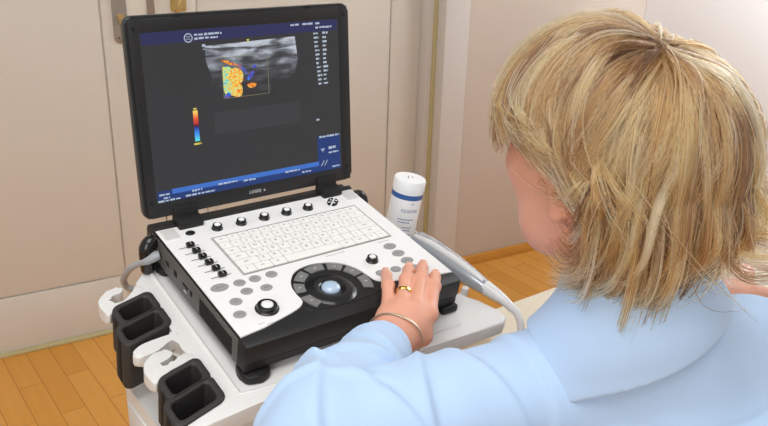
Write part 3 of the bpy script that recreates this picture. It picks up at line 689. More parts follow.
# ------------------------------------------------------------------ person: distance-field bodies turned into meshes
class Field:
    """smooth union of rounded cones and ellipsoids on a grid; surface nets give the mesh"""
    def __init__(s, lo, hi, h):
        s.lo = np.array(lo, float); s.h = h
        s.n = np.ceil((np.array(hi)-s.lo)/h).astype(int)+1
        s.d = np.full(s.n, .08, np.float32)
    def _blk(s, a, b):
        i0 = np.clip(np.floor((a-s.lo)/s.h).astype(int), 0, s.n-1); i1 = np.clip(np.ceil((b-s.lo)/s.h).astype(int)+1, 1, s.n)
        if np.any(i1 <= i0): return None, None
        ax = [s.lo[k]+s.h*np.arange(i0[k], i1[k]) for k in range(3)]
        P = np.stack(np.meshgrid(*ax, indexing='ij'), -1)
        return (slice(i0[0], i1[0]), slice(i0[1], i1[1]), slice(i0[2], i1[2])), P
    def _add(s, sl, v, k, sub=False):
        a = s.d[sl]; v = v.astype(np.float32)
        if sub:
            v = -v; h = np.maximum(k-np.abs(a-v), 0)/k if k else 0; s.d[sl] = np.maximum(a, v)+(h*h*k*.25 if k else 0)
        elif k: h = np.maximum(k-np.abs(a-v), 0)/k; s.d[sl] = np.minimum(a, v)-h*h*k*.25
        else: s.d[sl] = np.minimum(a, v)
    def cone(s, p, q, r0, r1, k=.02, sub=False, flat=None):
        p = np.array(p, float); q = np.array(q, float); m = max(r0, r1)*(1.6 if flat else 1)+.05
        sl, P = s._blk(np.minimum(p, q)-m, np.maximum(p, q)+m)
        if sl is None: return
        d = q-p; L = d@d+1e-12; t = np.clip(((P-p)@d)/L, 0, 1); c = P-(p+t[..., None]*d)
        if flat is not None:
            ax, f_ = flat; ax = np.array(ax, float); ax /= np.linalg.norm(ax)
            c = c+((c@ax)*(1/f_-1))[..., None]*ax
            dist = np.linalg.norm(c, axis=-1)-(r0+(r1-r0)*t)
            dist = dist*min(1, f_)
        else: dist = np.linalg.norm(c, axis=-1)-(r0+(r1-r0)*t)
        s._add(sl, dist, k, sub)
    def ell(s, c, ax, r, k=.02, sub=False):
        c = np.array(c, float); r = np.array(r, float); A = np.array(ax, float); m = r.max()+.05
        sl, P = s._blk(c-m, c+m)
        if sl is None: return
        L = (P-c)@A.T; k0 = np.linalg.norm(L/r, axis=-1); k1 = np.linalg.norm(L/(r*r), axis=-1)+1e-9
        s._add(sl, k0*(k0-1)/k1, k, sub)
    def plane_cut(s, p, n):
        """keep the side the normal points away from"""
        ax = [s.lo[k]+s.h*np.arange(s.n[k]) for k in range(3)]
        n = np.array(n, float)/np.linalg.norm(n); p = np.array(p, float)
        v = ((ax[0]-p[0])*n[0])[:, None, None]+((ax[1]-p[1])*n[1])[None, :, None]+((ax[2]-p[2])*n[2])[None, None, :]
        s.d = np.maximum(s.d, v.astype(np.float32))
    def mesh(s):
        D = s.d; D = np.pad(D, 1, constant_values=.08); lo = s.lo-s.h
        I = (D < 0); nx, ny, nz = D.shape
        c = np.zeros((nx-1, ny-1, nz-1), np.int8)
        for a in (0, 1):
            for b in (0, 1):
                for e in (0, 1): c += I[a:nx-1+a, b:ny-1+b, e:nz-1+e]
        act = (c > 0) & (c < 8); idx = np.argwhere(act); num = np.full(c.shape, -1, np.int32); num[act] = np.arange(len(idx))
        S = np.zeros((len(idx), 3)); C = np.zeros(len(idx))
        cor = [(a, b, e) for a in (0, 1) for b in (0, 1) for e in (0, 1)]
        for i, A in enumerate(cor):
            for B in cor[i+1:]:
                if sum(abs(x-y) for x, y in zip(A, B)) != 1: continue
                va = D[tuple((idx+A).T)]; vb = D[tuple((idx+B).T)]; m = (va < 0) != (vb < 0)
                t = np.where(m, va/np.where(m, va-vb, 1), 0)
                pt = np.array(A)+t[:, None]*(np.array(B)-np.array(A)); S[m] += pt[m]; C[m] += 1
        V = lo+s.h*(idx+S/C[:, None])
        F = []
        for ax in range(3):
            o1, o2 = [k for k in range(3) if k != ax]
            sl0 = [slice(None)]*3; sl1 = [slice(None)]*3; sl0[ax] = slice(0, -1); sl1[ax] = slice(1, None)
            ch = I[tuple(sl0)] != I[tuple(sl1)]; E_ = np.argwhere(ch)
            E_ = E_[(E_[:, o1] > 0) & (E_[:, o2] > 0) & (E_[:, o1] < D.shape[o1]-1) & (E_[:, o2] < D.shape[o2]-1)]
            u = np.zeros(3, int); u[o1] = 1; v = np.zeros(3, int); v[o2] = 1
            q = np.stack([num[tuple((E_-u-v).T)], num[tuple((E_-v).T)], num[tuple(E_.T)], num[tuple((E_-u).T)]], 1)
            ins = I[tuple(E_.T)]; flip = ins if ax != 1 else ~ins
            q = np.where(flip[:, None], q, q[:, ::-1]); F.append(q)
        return V, np.concatenate(F)
def to_obj(name, parts, m, parent=None, displace=None, smooth_it=2):
    V = []; F = []; o0 = 0
    for v, f in parts: V.append(v); F.append(f+o0); o0 += len(v)
    V = np.concatenate(V); F = np.concatenate(F)
    for _ in range(smooth_it):
        acc = np.zeros_like(V); cnt = np.zeros(len(V))
        for a, b in ((0, 1), (1, 2), (2, 3), (3, 0)):
            np.add.at(acc, F[:, a], V[F[:, b]]); np.add.at(acc, F[:, b], V[F[:, a]]); np.add.at(cnt, F[:, a], 1); np.add.at(cnt, F[:, b], 1)
        V = .5*V+.5*acc/cnt[:, None]
    if displace is not None: 
        n = np.zeros_like(V); a = V[F[:, 2]]-V[F[:, 0]]; b = V[F[:, 3]]-V[F[:, 1]]; fn = np.cross(a, b)
        for k in range(4): np.add.at(n, F[:, k], fn)
        n /= np.linalg.norm(n, axis=1)[:, None]+1e-12; V = V+n*displace(V)[:, None]
    me = bpy.data.meshes.new(name); me.vertices.add(len(V)); me.vertices.foreach_set('co', V.astype(np.float32).ravel())
    me.loops.add(F.size); me.loops.foreach_set('vertex_index', F.astype(np.int32).ravel())
    me.polygons.add(len(F)); me.polygons.foreach_set('loop_start', np.arange(0, F.size, 4, dtype=np.int32))
    me.update(calc_edges=True); me.validate()
    me.polygons.foreach_set('use_smooth', np.ones(len(me.polygons), bool))
    o = bpy.data.objects.new(name, me); COL.objects.link(o)
    for x in (m if isinstance(m, (list, tuple)) else [m]): me.materials.append(x)
    if parent: o.parent = parent
    return o
A3 = lambda *a: np.array(a, float)
nrm = lambda v: np.array(v, float)/np.linalg.norm(v)
mw = lambda x, y, z: np.array(MM @ Vector((x, y, z)))
# joints (metres, floor at 0)
N0 = A3(.092, -.345, 1.030)            # base of the neck
HS = np.array(CAMP+.75*(cF+.2816*cR+.0930*cU))            # middle of the skull
yaw, pit = R(2), R(-8)
hf = A3(-math.sin(yaw)*math.cos(pit), math.cos(yaw)*math.cos(pit), math.sin(pit)); hl = nrm(np.cross([0, 0, 1], hf)); hu = np.cross(hf, hl)
HAX = np.array([hf, hl, hu])
def hp(f, l, u): return HS+f*hf+l*hl+u*hu
SL, SR = A3(.022, -.300, .930), A3(.275, -.375, .915)      # shoulders
EL, WL = A3(-.212, -.240, .924), mw(-.010, -.084, .003)    # left elbow, wrist
ER, WRi = A3(.415, -.430, .800), A3(.350, -.285, .915)
CH = A3(.150, -.405, .80); WA = A3(.165, -.455, .66); PE = A3(.170, -.480, .555)
HIL, HIR = A3(.085, -.45, .545), A3(.255, -.46, .545)
KNL, KNR = A3(.045, -.075, .52), A3(.275, -.09, .52)
ANL, ANR = A3(.03, -.10, .09), A3(.285, -.12, .09)

# skin: head, neck, arms, trunk in one surface
fb = Field((-.32, -.62, .42), (.56, .02, 1.34), .0045)
fb.cone(N0-A3(0, .01, .05), hp(-.022, 0, -.070), .058, .052, .02)
fb.cone(SL, SR, .035, .035, .02); fb.cone(N0, CH, .050, .060, .03); fb.cone(CH, WA, .07, .07, .04); fb.cone(WA, PE, .07, .085, .04)
fb.cone(SL, EL, .040, .033, .02); fb.cone(EL, WL, .034, .024, .02); fb.cone(SR, ER, .040, .033, .02); fb.cone(ER, WRi, .034, .024, .02)
parts = [fb.mesh()]
fh = Field(HS-.17, HS+.17, .0026)
fh.ell(hp(-.012, 0, .004), HAX, (.095, .076, .084), .0)
fh.ell(hp(.036, 0, -.030), HAX, (.058, .066, .075), .03)
fh.cone(hp(.040, .030, -.080), hp(.066, .006, -.100), .030, .022, .03); fh.cone(hp(.040, -.030, -.080), hp(.066, -.006, -.100), .030, .022, .03)
fh.cone(hp(.0, .052, -.060), hp(.045, .030, -.088), .018, .020, .025); fh.cone(hp(.0, -.052, -.060), hp(.045, -.030, -.088), .018, .020, .025)
fh.cone(hp(.086, 0, .0), hp(.108, 0, -.034), .008, .012, .015); fh.ell(hp(.098, .010, -.038), HAX, (.010, .008, .007), .01); fh.ell(hp(.098, -.010, -.038), HAX, (.010, .008, .007), .01)
for q in (1, -1):
    fh.ell(hp(.058, q*.040, -.024), HAX, (.026, .024, .024), .02)                 # cheeks
    fh.ell(hp(.086, q*.030, .0), HAX, (.012, .016, .010), .012, sub=True)         # eye sockets
    fh.cone(hp(.084, q*.014, .016), hp(.076, q*.044, .018), .008, .007, .012)      # brows
    # ears: shell with a bowl
    fh.ell(hp(-.010, q*.077, -.030), np.array([nrm(hf+q*.35*hl), nrm(hl-q*.35*hf), hu]), (.018, .007, .030), .006)
    fh.ell(hp(-.006, q*.085, -.028), np.array([nrm(hf+q*.35*hl), nrm(hl-q*.35*hf), hu]), (.010, .006, .018), .004, sub=True)
    fh.ell(hp(.000, q*.078, -.056), HAX, (.009, .006, .009), .004)
fh.ell(hp(.094, 0, -.064), HAX, (.010, .024, .006), .008); fh.ell(hp(.091, 0, -.076), HAX, (.010, .020, .007), .008)
fh.cone(N0-A3(0, .01, .01), hp(-.020, 0, -.065), .055, .052, .03)
parts.append(fh.mesh())
# left hand on the deck: palm, four bent fingers, thumb tucked beside the index
fl_ = Field(mw(-.07, -.14, -.02)-.02, mw(.155, .055, .07)+.02, .0015)
mcp = [mw(.004, -.060, .020), mw(.0205, -.0625, .025), mw(.0385, -.0700, .026), mw(.0500, -.0820, .021)]
tip = [mw(.0665, .0310, .0080), mw(.1040, .0270, .0086), mw(.1240, .0225, .0090), mw(.1260, -.0030, .0086)]
rad = [(.0086, .0077, .0069, .0061), (.0095, .0086, .0077, .0067), (.0097, .0088, .0079, .0069), (.0095, .0086, .0077, .0067)]
KZ = nrm(mw(0, 0, 1)-mw(0, 0, 0))
chains = []
for m_, t_, r_ in zip(mcp, tip, rad):
    pip = m_+(t_-m_)*.47+KZ*.0125; dip = m_+(t_-m_)*.77+KZ*.0085
    chains.append((m_, pip, dip, t_))
    fl_.cone(m_, pip, r_[0], r_[1], .004); fl_.cone(pip, dip, r_[1], r_[2], .003); fl_.cone(dip, t_, r_[2], r_[3], .003)
    fl_.ell(pip+KZ*.001, np.eye(3), (r_[1]*1.06,)*3, .004)
for i, m_ in enumerate(mcp):
    b0 = WL+(mw(.004, .001, .004)-mw(0, 0, 0))+(m_-mcp[1])*.42
    fl_.cone(b0, m_, .0150, .0102, .009)
for a_, b_ in zip(mcp[:-1], mcp[1:]): fl_.cone(a_*.72+WL*.28, b_*.72+WL*.28, .0115, .0115, .010)
fl_.cone(WL+(EL-WL)*.25, WL, .025, .0205, .01, flat=(KZ, .8)); fl_.cone(WL, WL*.5+(mcp[1]+mcp[2])*.25, .0215, .020, .02, flat=(KZ, .75))
tb = [WL+mw(.012, -.010, -.006)-mw(0, 0, 0), mw(.035, -.092, .000), mw(.056, -.068, -.002), mw(.074, -.046, .003)]
fl_.cone(WL, tb[1], .016, .0125, .012); fl_.cone(tb[1], tb[2], .0120, .0100, .006); fl_.cone(tb[2], tb[3], .0098, .0078, .004)
hand = fl_.mesh(); parts.append(hand)
# right hand: loose fist over the couch
RF = nrm(A3(.75, .45, -.25)); RU = nrm(A3(.15, .25, .95)); RU = nrm(RU-RF*(RU@RF)); RS = np.cross(RF, RU)
RHc = A3(.385, -.262, .930)
fr_ = Field(RHc-.14, RHc+.14, .002)
def rp(f, s_, u): return RHc+f*RF+s_*RS+u*RU
fr_.cone(WRi, rp(-.02, 0, -.01), .024, .026, .02)
for k, s_ in enumerate((-.030, -.010, .010, .030)):
    fr_.cone(rp(-.03, s_*.7, .0), rp(.03, s_, .012), .015, .0115, .010)
    fr_.cone(rp(.03, s_, .012), rp(.062, s_, -.006), .0105, .0095, .004); fr_.cone(rp(.062, s_, -.006), rp(.058, s_, -.030), .0095, .0088, .003); fr_.cone(rp(.058, s_, -.030), rp(.038, s_, -.036), .0088, .008, .003)
fr_.cone(rp(-.03, .03, -.005), rp(.01, .050, -.012), .015, .0115, .01); fr_.cone(rp(.01, .050, -.012), rp(.045, .040, -.030), .011, .0085, .004)
parts.append(fr_.mesh())
# lower legs and feet of the body
fg = Field((-.06, -.62, 0.01), (.40, .12, .70), .007)
for a_, b_, c_ in ((HIL, KNL, ANL), (HIR, KNR, ANR)):
    fg.cone(a_, b_, .062, .045, .03); fg.cone(b_, c_, .045, .030, .03); fg.cone(c_-A3(0, 0, .03), c_+A3(0, .13, -.055), .030, .022, .02)
fg.cone(HIL, HIR, .08, .08, .04)
parts.append(fg.mesh())
person = to_obj('person', parts, M['skin'])
tag(person, 'seated person with blonde bob and pale blue shirt, left hand on the console', 'person')

# shirt: trunk and sleeves
fs = Field((-.34, -.66, .44), (.58, -.03, 1.12), .0036)
fs.cone(N0-A3(0, .005, .03), CH, .070, .120, .05, flat=(A3(.2, 1, .1), .8))
fs.cone(CH+A3(-.055, .015, 0), CH+A3(.06, -.015, 0), .115, .115, .05); fs.cone(CH+A3(-.03, .01, 0), WA+A3(-.03, .01, 0), .115, .11, .05); fs.cone(CH+A3(.03, -.01, 0), WA+A3(.03, -.01, 0), .115, .11, .05)
fs.cone(WA+A3(-.03, 0, 0), PE+A3(-.03, 0, .05), .11, .125, .05); fs.cone(WA+A3(.03, 0, 0), PE+A3(.03, 0, .05), .11, .125, .05)
fs.cone(N0+A3(-.01, 0, -.035), SL+A3(.02, 0, -.012), .050, .054, .04); fs.cone(N0+A3(.01, 0, -.035), SR+A3(-.02, 0, .002), .056, .062, .045)
fs.cone(SL, SL+(EL-SL)*.45, .058, .052, .03); fs.cone(SL+(EL-SL)*.45, EL, .052, .050, .010)
fs.cone(EL+A3(.01, .005, .006), EL+(WL-EL)*.5, .051, .043, .008); fs.cone(EL+(WL-EL)*.5, EL+(WL-EL)*.87, .043, .0335, .01)
fs.cone(SR, ER, .067, .055, .03); fs.cone(ER, ER+(WRi-ER)*.8, .052, .034, .02)
# cut neck opening and cuffs
fs.cone(N0+A3(0, .005, .030), hp(-.02, 0, -.06), .056, .060, 0, sub=True)
cd = nrm(WL-EL); fs.cone(EL+(WL-EL)*.80, WL+cd*.04, .0285, .027, 0, sub=True)
def bumpf(x, w): return np.exp(-(x/w)**2)
def saw(x, up, down):
    """steep on one side, trailing off on the other: the lip of a fold"""
    return np.where(x < 0, np.exp(-(x/up)**2), np.exp(-x/down))
def folds(V):
    d = np.zeros(len(V))
    ax = nrm(WL-EL); L = np.linalg.norm(WL-EL); t = (V-EL)@ax; r = V-EL-t[:, None]*ax; rl = np.linalg.norm(r, axis=1)
    mf = np.clip(1-(rl-.075)/.02, 0, 1)*np.clip((t+.045)/.02, 0, 1)*np.clip((L*.9-t)/.02, 0, 1)
    up = r[:, 2]/(rl+1e-6); side = r@nrm(np.cross(ax, [0, 0, 1]))/(rl+1e-6)
    for t0, tilt, a in ((.012, .022, .0038), (.052, -.016, .0035), (.105, .020, .0048), (.165, -.012, .0035), (.205, .008, .0030)):
        d += mf*1.5*a*saw(t-t0-tilt*side-.010*up, .0055, .022)
    ax2 = nrm(EL-SL); L2 = np.linalg.norm(EL-SL); t = (V-SL)@ax2; r = V-SL-t[:, None]*ax2; rl = np.linalg.norm(r, axis=1)
    mu_ = np.clip(1-(rl-.085)/.02, 0, 1)*np.clip((t+.01)/.02, 0, 1)*np.clip((L2+.03-t)/.02, 0, 1)
    up = r[:, 2]/(rl+1e-6); side = r@nrm(np.cross(ax2, [0, 0, 1]))/(rl+1e-6)
    d += mu_*.0045*saw(-(t-.030-.006*side), .004, .020)                       # sleeve head seam
    for t0, tilt, a in ((.075, .020, .0035), (.125, -.018, .0045), (.175, .026, .0040), (.225, -.02, .0050)):
        d += mu_*1.5*a*saw(t-t0-tilt*side-.012*up, .0055, .026)
    # long drape creases on the back and shoulder
    q_ = V-N0; s1 = q_@nrm([.55, -.6, -.55]); s2 = q_@nrm([.75, .55, 0])
    mb = np.clip((V[:, 2]-.55)/.1, 0, 1)*np.clip((s1-.03)/.05, 0, 1)
    d += mb*(.0022*np.sin(s2*34+s1*14+1.0)+.0014*np.sin(s2*60-s1*22))
    d -= mb*.0014*np.exp(-((V[:, 2]-.938)/.0022)**2)
    d += .0006*np.sin(V[:, 0]*90+V[:, 2]*60)*np.sin(V[:, 1]*80-V[:, 2]*40)
    return d
shirt = to_obj('shirt', [fs.mesh()], M['shirt'], person, folds, 2)
# collar: a turned-down flap lying on the shoulders and a stand round the neck
fc = Field(N0-A3(.17, .17, .12), N0+A3(.17, .15, .10), .0026)
fc.cone(N0-A3(0, .005, .03), CH, .0785, .128, .05, flat=(A3(.2, 1, .1), .8))
fc.cone(N0+A3(-.01, 0, -.035), SL+A3(.02, 0, .002), .063, .069, .045); fc.cone(N0+A3(.01, 0, -.035), SR+A3(-.02, 0, .002), .063, .069, .045)
fc.cone(N0-A3(0, .005, .01), hp(-.024, 0, -.105), .0665, .064, .02)
fo = Field(N0-A3(.17, .17, .12), N0+A3(.17, .15, .10), .0026)
fo.d[:] = .08
axn = nrm(hp(-.024, 0, -.105)-N0); 
gx = [fc.lo[k]+fc.h*np.arange(fc.n[k]) for k in range(3)]; P = np.stack(np.meshgrid(*gx, indexing='ij'), -1)
q_ = P-N0; tt = q_@axn; rr = q_-tt[..., None]*axn; rho = np.linalg.norm(rr, axis=-1)
lat = q_@nrm(SR-SL); bk = -(q_@nrm(np.cross([0, 0, 1], nrm(SR-SL)))); 
region = np.maximum(rho-.112, tt-.040)
region = np.maximum(region, (-.038+.22*lat)-tt)
fc.d = np.maximum(fc.d, region.astype(np.float32))
fc.cone(N0+A3(0, .005, .012), hp(-.02, 0, -.06), .0555, .0600, 0, sub=True)
collar = to_obj('collar', [fc.mesh()], M['shirt'], shirt, None, 1)
# cuff band
fk = Field(WL-.12, WL+.12, .002)
c0 = EL+(WL-EL)*.70; c1 = EL+(WL-EL)*.90
fk.cone(c0, c1, .0415, .0350, 0); fk.plane_cut(c1, cd); fk.plane_cut(c0, -cd)
fk.cone(c0-cd*.03, c1+cd*.04, .0310, .0285, 0, sub=True)
cuff = to_obj('cuff', [fk.mesh()], M['shirt'], shirt, None, 1)
# trousers and shoes
ft = Field((-.08, -.66, .03), (.42, .13, .72), .006)
for a_, b_, c_ in ((HIL, KNL, ANL), (HIR, KNR, ANR)):
    ft.cone(a_, b_, .082, .062, .04); ft.cone(b_, c_, .060, .050, .03)
ft.cone(HIL+A3(0, -.02, 0), HIR+A3(0, -.02, 0), .095, .095, .04)
to_obj('trousers', [ft.mesh()], M['trouser'], person)
for c_ in (ANL, ANR):
    fz_ = Field(c_-A3(.08, .12, .10), c_+A3(.08, .22, .08), .005)
    fz_.cone(c_-A3(0, .03, .045), c_+A3(0, .13, -.055), .043, .036, .02); fz_.plane_cut(A3(0, 0, .004), (0, 0, -1))
    to_obj('shoe', [fz_.mesh()], M['shoe'], person)
# nails, ring, bracelet, eyes, lips
for (m_, pip, dip, t_), r_ in zip(chains, rad):
    d_ = nrm(t_-dip); n_ = nrm(KZ-d_*(KZ@d_)); s_ = np.cross(d_, n_); c_ = t_+n_*r_[3]*.82
    b = bmesh.new(); bmesh.ops.create_uvsphere(b, u_segments=14, v_segments=8, radius=1)
    X = Matrix(((d_[0]*.0055, s_[0]*.0045, n_[0]*.0016, c_[0]), (d_[1]*.0055, s_[1]*.0045, n_[1]*.0016, c_[1]), (d_[2]*.0055, s_[2]*.0045, n_[2]*.0016, c_[2]), (0, 0, 0, 1)))
    bmesh.ops.transform(b, matrix=X, verts=b.verts); link('fingernail', b, M['nail'], person)
def band(c, d_, r, w, th, name, m, tilt=None, sq=1, rot=None):
    d_ = nrm(d_); a_ = nrm(np.cross(d_, KZ)); b_ = np.cross(a_, d_)
    b = bmesh.new(); n = 40; rings = []
    for rr_, ww in ((r, -w/2), (r+th, -w/2*.7), (r+th, w/2*.7), (r, w/2)):
        rings.append([b.verts.new(Vector(c+d_*ww+(a_*math.cos(2*math.pi*k/n)+b_*math.sin(2*math.pi*k/n)*sq)*rr_)) for k in range(n)])
    for q in range(4):
        for k in range(n): b.faces.new((rings[q][k], rings[q][(k+1) % n], rings[(q+1) % 4][(k+1) % n], rings[(q+1) % 4][k]))
    bmesh.ops.recalc_face_normals(b, faces=b.faces[:]); return link(name, b, m, person)
m_, pip, dip, t_ = chains[1]
band(m_+(pip-m_)*.52, pip-m_, .0097, .0048, .0012, 'wedding_ring', M['gold'])
band(WL+cd*.004+(mcp[2]-mcp[1])*.30+KZ*.006, cd+A3(0, 0, .10), .0335, .0035, .0012, 'bracelet', M['silver'], sq=.80)
for q in (1, -1):
    b = bmesh.new(); bmesh.ops.create_uvsphere(b, u_segments=16, v_segments=12, radius=.0115); bmesh.ops.translate(b, vec=Vector(hp(.072, q*.031, .0)), verts=b.verts); e_ = link('eye', b, M['eye'], person)
    b = bmesh.new(); bmesh.ops.create_uvsphere(b, u_segments=16, v_segments=12, radius=.0055); bmesh.ops.translate(b, vec=Vector(hp(.0790, q*.031, -.001)), verts=b.verts); link('iris', b, M['iris'], e_)
b = tube([tuple(hp(.090, .022, -.070)), tuple(hp(.1015, .008, -.0690)), tuple(hp(.1015, -.008, -.0690)), tuple(hp(.090, -.022, -.070))], [.002, .004, .004, .002], 10, smooth=4); link('lips', b, M['lip'], person)

# ------------------------------------------------------------------ hair: blonde bob
def m_hair():
    m = bpy.data.materials.new('blonde hair'); m.use_nodes = True; nt = m.node_tree; nt.nodes.clear()
    out = nt.nodes.new('ShaderNodeOutputMaterial'); b = nt.nodes.new('ShaderNodeBsdfHairPrincipled'); b.model = 'CHIANG'; b.parametrization = 'COLOR'
    at = nt.nodes.new('ShaderNodeAttribute'); at.attribute_name = 'tint'
    r = ramp_node(nt, [(0, (58, 36, 22)), (.25, (116, 78, 46)), (.5, (172, 124, 74)), (.75, (212, 168, 110)), (1, (236, 206, 156))])
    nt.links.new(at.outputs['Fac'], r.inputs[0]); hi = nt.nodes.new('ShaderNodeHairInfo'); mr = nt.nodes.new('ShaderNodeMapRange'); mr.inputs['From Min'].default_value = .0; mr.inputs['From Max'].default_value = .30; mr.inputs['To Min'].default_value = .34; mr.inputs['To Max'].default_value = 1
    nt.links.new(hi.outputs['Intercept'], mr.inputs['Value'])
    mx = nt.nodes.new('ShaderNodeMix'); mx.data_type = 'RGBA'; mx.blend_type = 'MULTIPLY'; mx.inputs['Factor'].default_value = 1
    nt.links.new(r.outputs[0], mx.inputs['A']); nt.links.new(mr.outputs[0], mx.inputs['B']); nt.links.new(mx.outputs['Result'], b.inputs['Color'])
    b.inputs['Roughness'].default_value = .38; b.inputs['Radial Roughness'].default_value = .5
    nt.links.new(b.outputs[0], out.inputs[0]); return m
M['hair'] = m_hair(); M['hairbase'] = mat('hair underlayer', (128, 94, 52), .6, noise=.15, nscale=60)
UP = A3(0, 0, 1)
hfl = nrm(A3(hf[0], hf[1], 0)); hll = nrm(np.cross(UP, hfl))
pole = nrm(-.36*hfl+.02*hll+.93*UP); pe1 = nrm(hfl-pole*(hfl@pole)); pe2 = np.cross(pole, pe1)
HB = HS+A3(0, 0, -.009)
def interp(ph, tab):
    xs = [a for a, _ in tab]; return np.interp(ph, xs, [b for _, b in tab])
# angle from the face (0) to the left (+) and right (-), 180 = nape: height where the hair ends, relative to the skull's middle
END = [(-180, -.100), (-160, -.072), (-140, -.054), (-110, -.052), (-80, -.06), (-60, -.05), (-35, -.02), (0, .004), (30, .006), (55, .014), (78, .012), (95, .000), (108, -.014), (118, -.024), (123, -.040), (128, -.100), (135, -.132), (146, -.140), (155, -.142), (168, -.132), (180, -.100)]
RX = [(-180, .128), (-140, .130), (-90, .116), (-40, .120), (0, .128), (40, .128), (90, .112), (140, .124), (180, .128)]
def strand(ph0, al0, lay, rnd, npt=20):
    """ph0: meridian from the crown, al0: root angle from the crown, lay: 0 inner..1 outer"""
    pts = []
    ph = R(ph0); PO = nrm(pole+rnd.get('pf', 0)*hfl+rnd.get('pl', 0)*hll); E1 = nrm(hfl-PO*(hfl@PO)); E2 = np.cross(PO, E1)
    aeq = 92+math.degrees(math.asin(min(1, max(-1, -(PO@hfl)))))*math.cos(ph)-32*max(0, math.cos(ph-R(38)))
    al0 = min(al0, aeq-8)
    top = 11
    for k in range(top):
        t = k/(top-1); al = R(al0+(aeq-al0)*t)
        sw = rnd['sw']*t*t
        d = PO*math.cos(al)+(E1*math.cos(ph+sw)+E2*math.sin(ph+sw))*math.sin(al)
        x, y, z = d@hfl, d@hll, d@UP
        rs = 1/math.sqrt((x/.102)**2+(y/.083)**2+(z/.110)**2)
        bx = .131 if x > 0 else .143
        ro = 1/math.sqrt((x/bx)**2+(y/.109)**2+(z/.127)**2)
        e_ = min(1, t*2.2); e_ = e_*e_*(3-2*e_)
        wv = 1+rnd['w']*math.sin(t*5+rnd['p'])*.020
        lift = lay*(.12+.88*e_) if al0 < 60 else lay*e_
        pts.append(HB+d*(rs+(ro-rs)*lift)*wv)
    pa = math.degrees(math.atan2((pts[-1]-HB)@hll, (pts[-1]-HB)@hfl))
    if -14 < pa < 119:
        # temple and fringe hair is combed back: it runs on round the head and tucks in behind the ear
        q0 = pts[-1]-HB; r0 = math.hypot(q0[0], q0[1]); n2 = npt-top
        dA = interp(pa, [(-14, 2), (5, 7), (40, 22), (75, 27), (100, 26), (119, 18)])*(1+rnd['w']*.12)
        a1 = pa+dA; z1 = interp(min(a1, 122), END)+rnd['e']*.9+interp(pa, [(-14, -.014), (20, -.010), (45, .004), (75, .016)])-(.010 if a1 > 118 else 0); r1 = interp(a1, [(-14, .108), (10, .106), (30, .104), (60, .100), (90, .094), (122, .100), (150, .108)])+.006*rnd['b']
        z0 = q0[2]; vz = (pts[-1]-pts[-2])[2]*n2
        for k in range(1, n2+1):
            s_ = k/n2; h_ = s_*s_*(3-2*s_); a_ = R(pa+dA*s_**1.15); rr_ = r0+(r1-r0)*s_+.002*math.sin(s_*math.pi)*rnd['b']
            zz = z0+(z1-z0)*(1-(1-s_)**1.25)
            pts.append(HB+(hfl*math.cos(a_)+hll*math.sin(a_))*rr_+UP*zz)
        return pts
    zend = HB[2]+interp(pa, END)+rnd['e']
    p = pts[-1].copy(); out = nrm([(p-HB)[0], (p-HB)[1], 0]); v0 = pts[-1]-pts[-2]
    slope = min(1.1, math.hypot(v0[0], v0[1])/max(1e-4, -v0[2])) if v0[2] < 0 else 1.1
    vh = A3(v0[0], v0[1], 0); vh = vh/(np.linalg.norm(vh)+1e-9)
    drop = max(.022, p[2]-zend); n2 = npt-top; lead = min(drop, .040); cc = rnd['c']*min(1, drop/.10)
    sweep = interp(pa, [(-180, 0), (-60, -.004), (-20, -.008), (20, -.012), (50, -.016), (80, -.018), (97, -.016), (116, -.010), (128, .002), (150, .004), (180, 0)])
    tuck = interp(pa, [(-180, 0), (-60, -.006), (-25, -.012), (40, -.013), (70, -.010), (95, -.008), (110, 0), (180, 0)])
    for k in range(1, n2+1):
        s_ = k/n2
        bulge = rnd['b']*math.sin(s_*math.pi)*.010
        cs = max(0, s_-.35)**2*2.4
        rise = abs(cc)*1.1*max(0, s_-.62)**2*5
        u_ = min(1, s_*drop/lead)
        pts.append(p+A3(0, 0, -drop*s_+rise)+out*(vh@out)*slope*lead*(u_-.5*u_*u_)+(vh-out*(vh@out))*slope*(drop if 0 < ph0 < 120 else lead)*(s_ if 0 < ph0 < 120 else u_-.5*u_*u_)+out*(bulge+cc*cs)+hfl*rnd['f']*s_**3)
    return [q_+(out*tuck+hfl*sweep)*(i_/(npt-1))**2.6 for i_, q_ in enumerate(pts)]
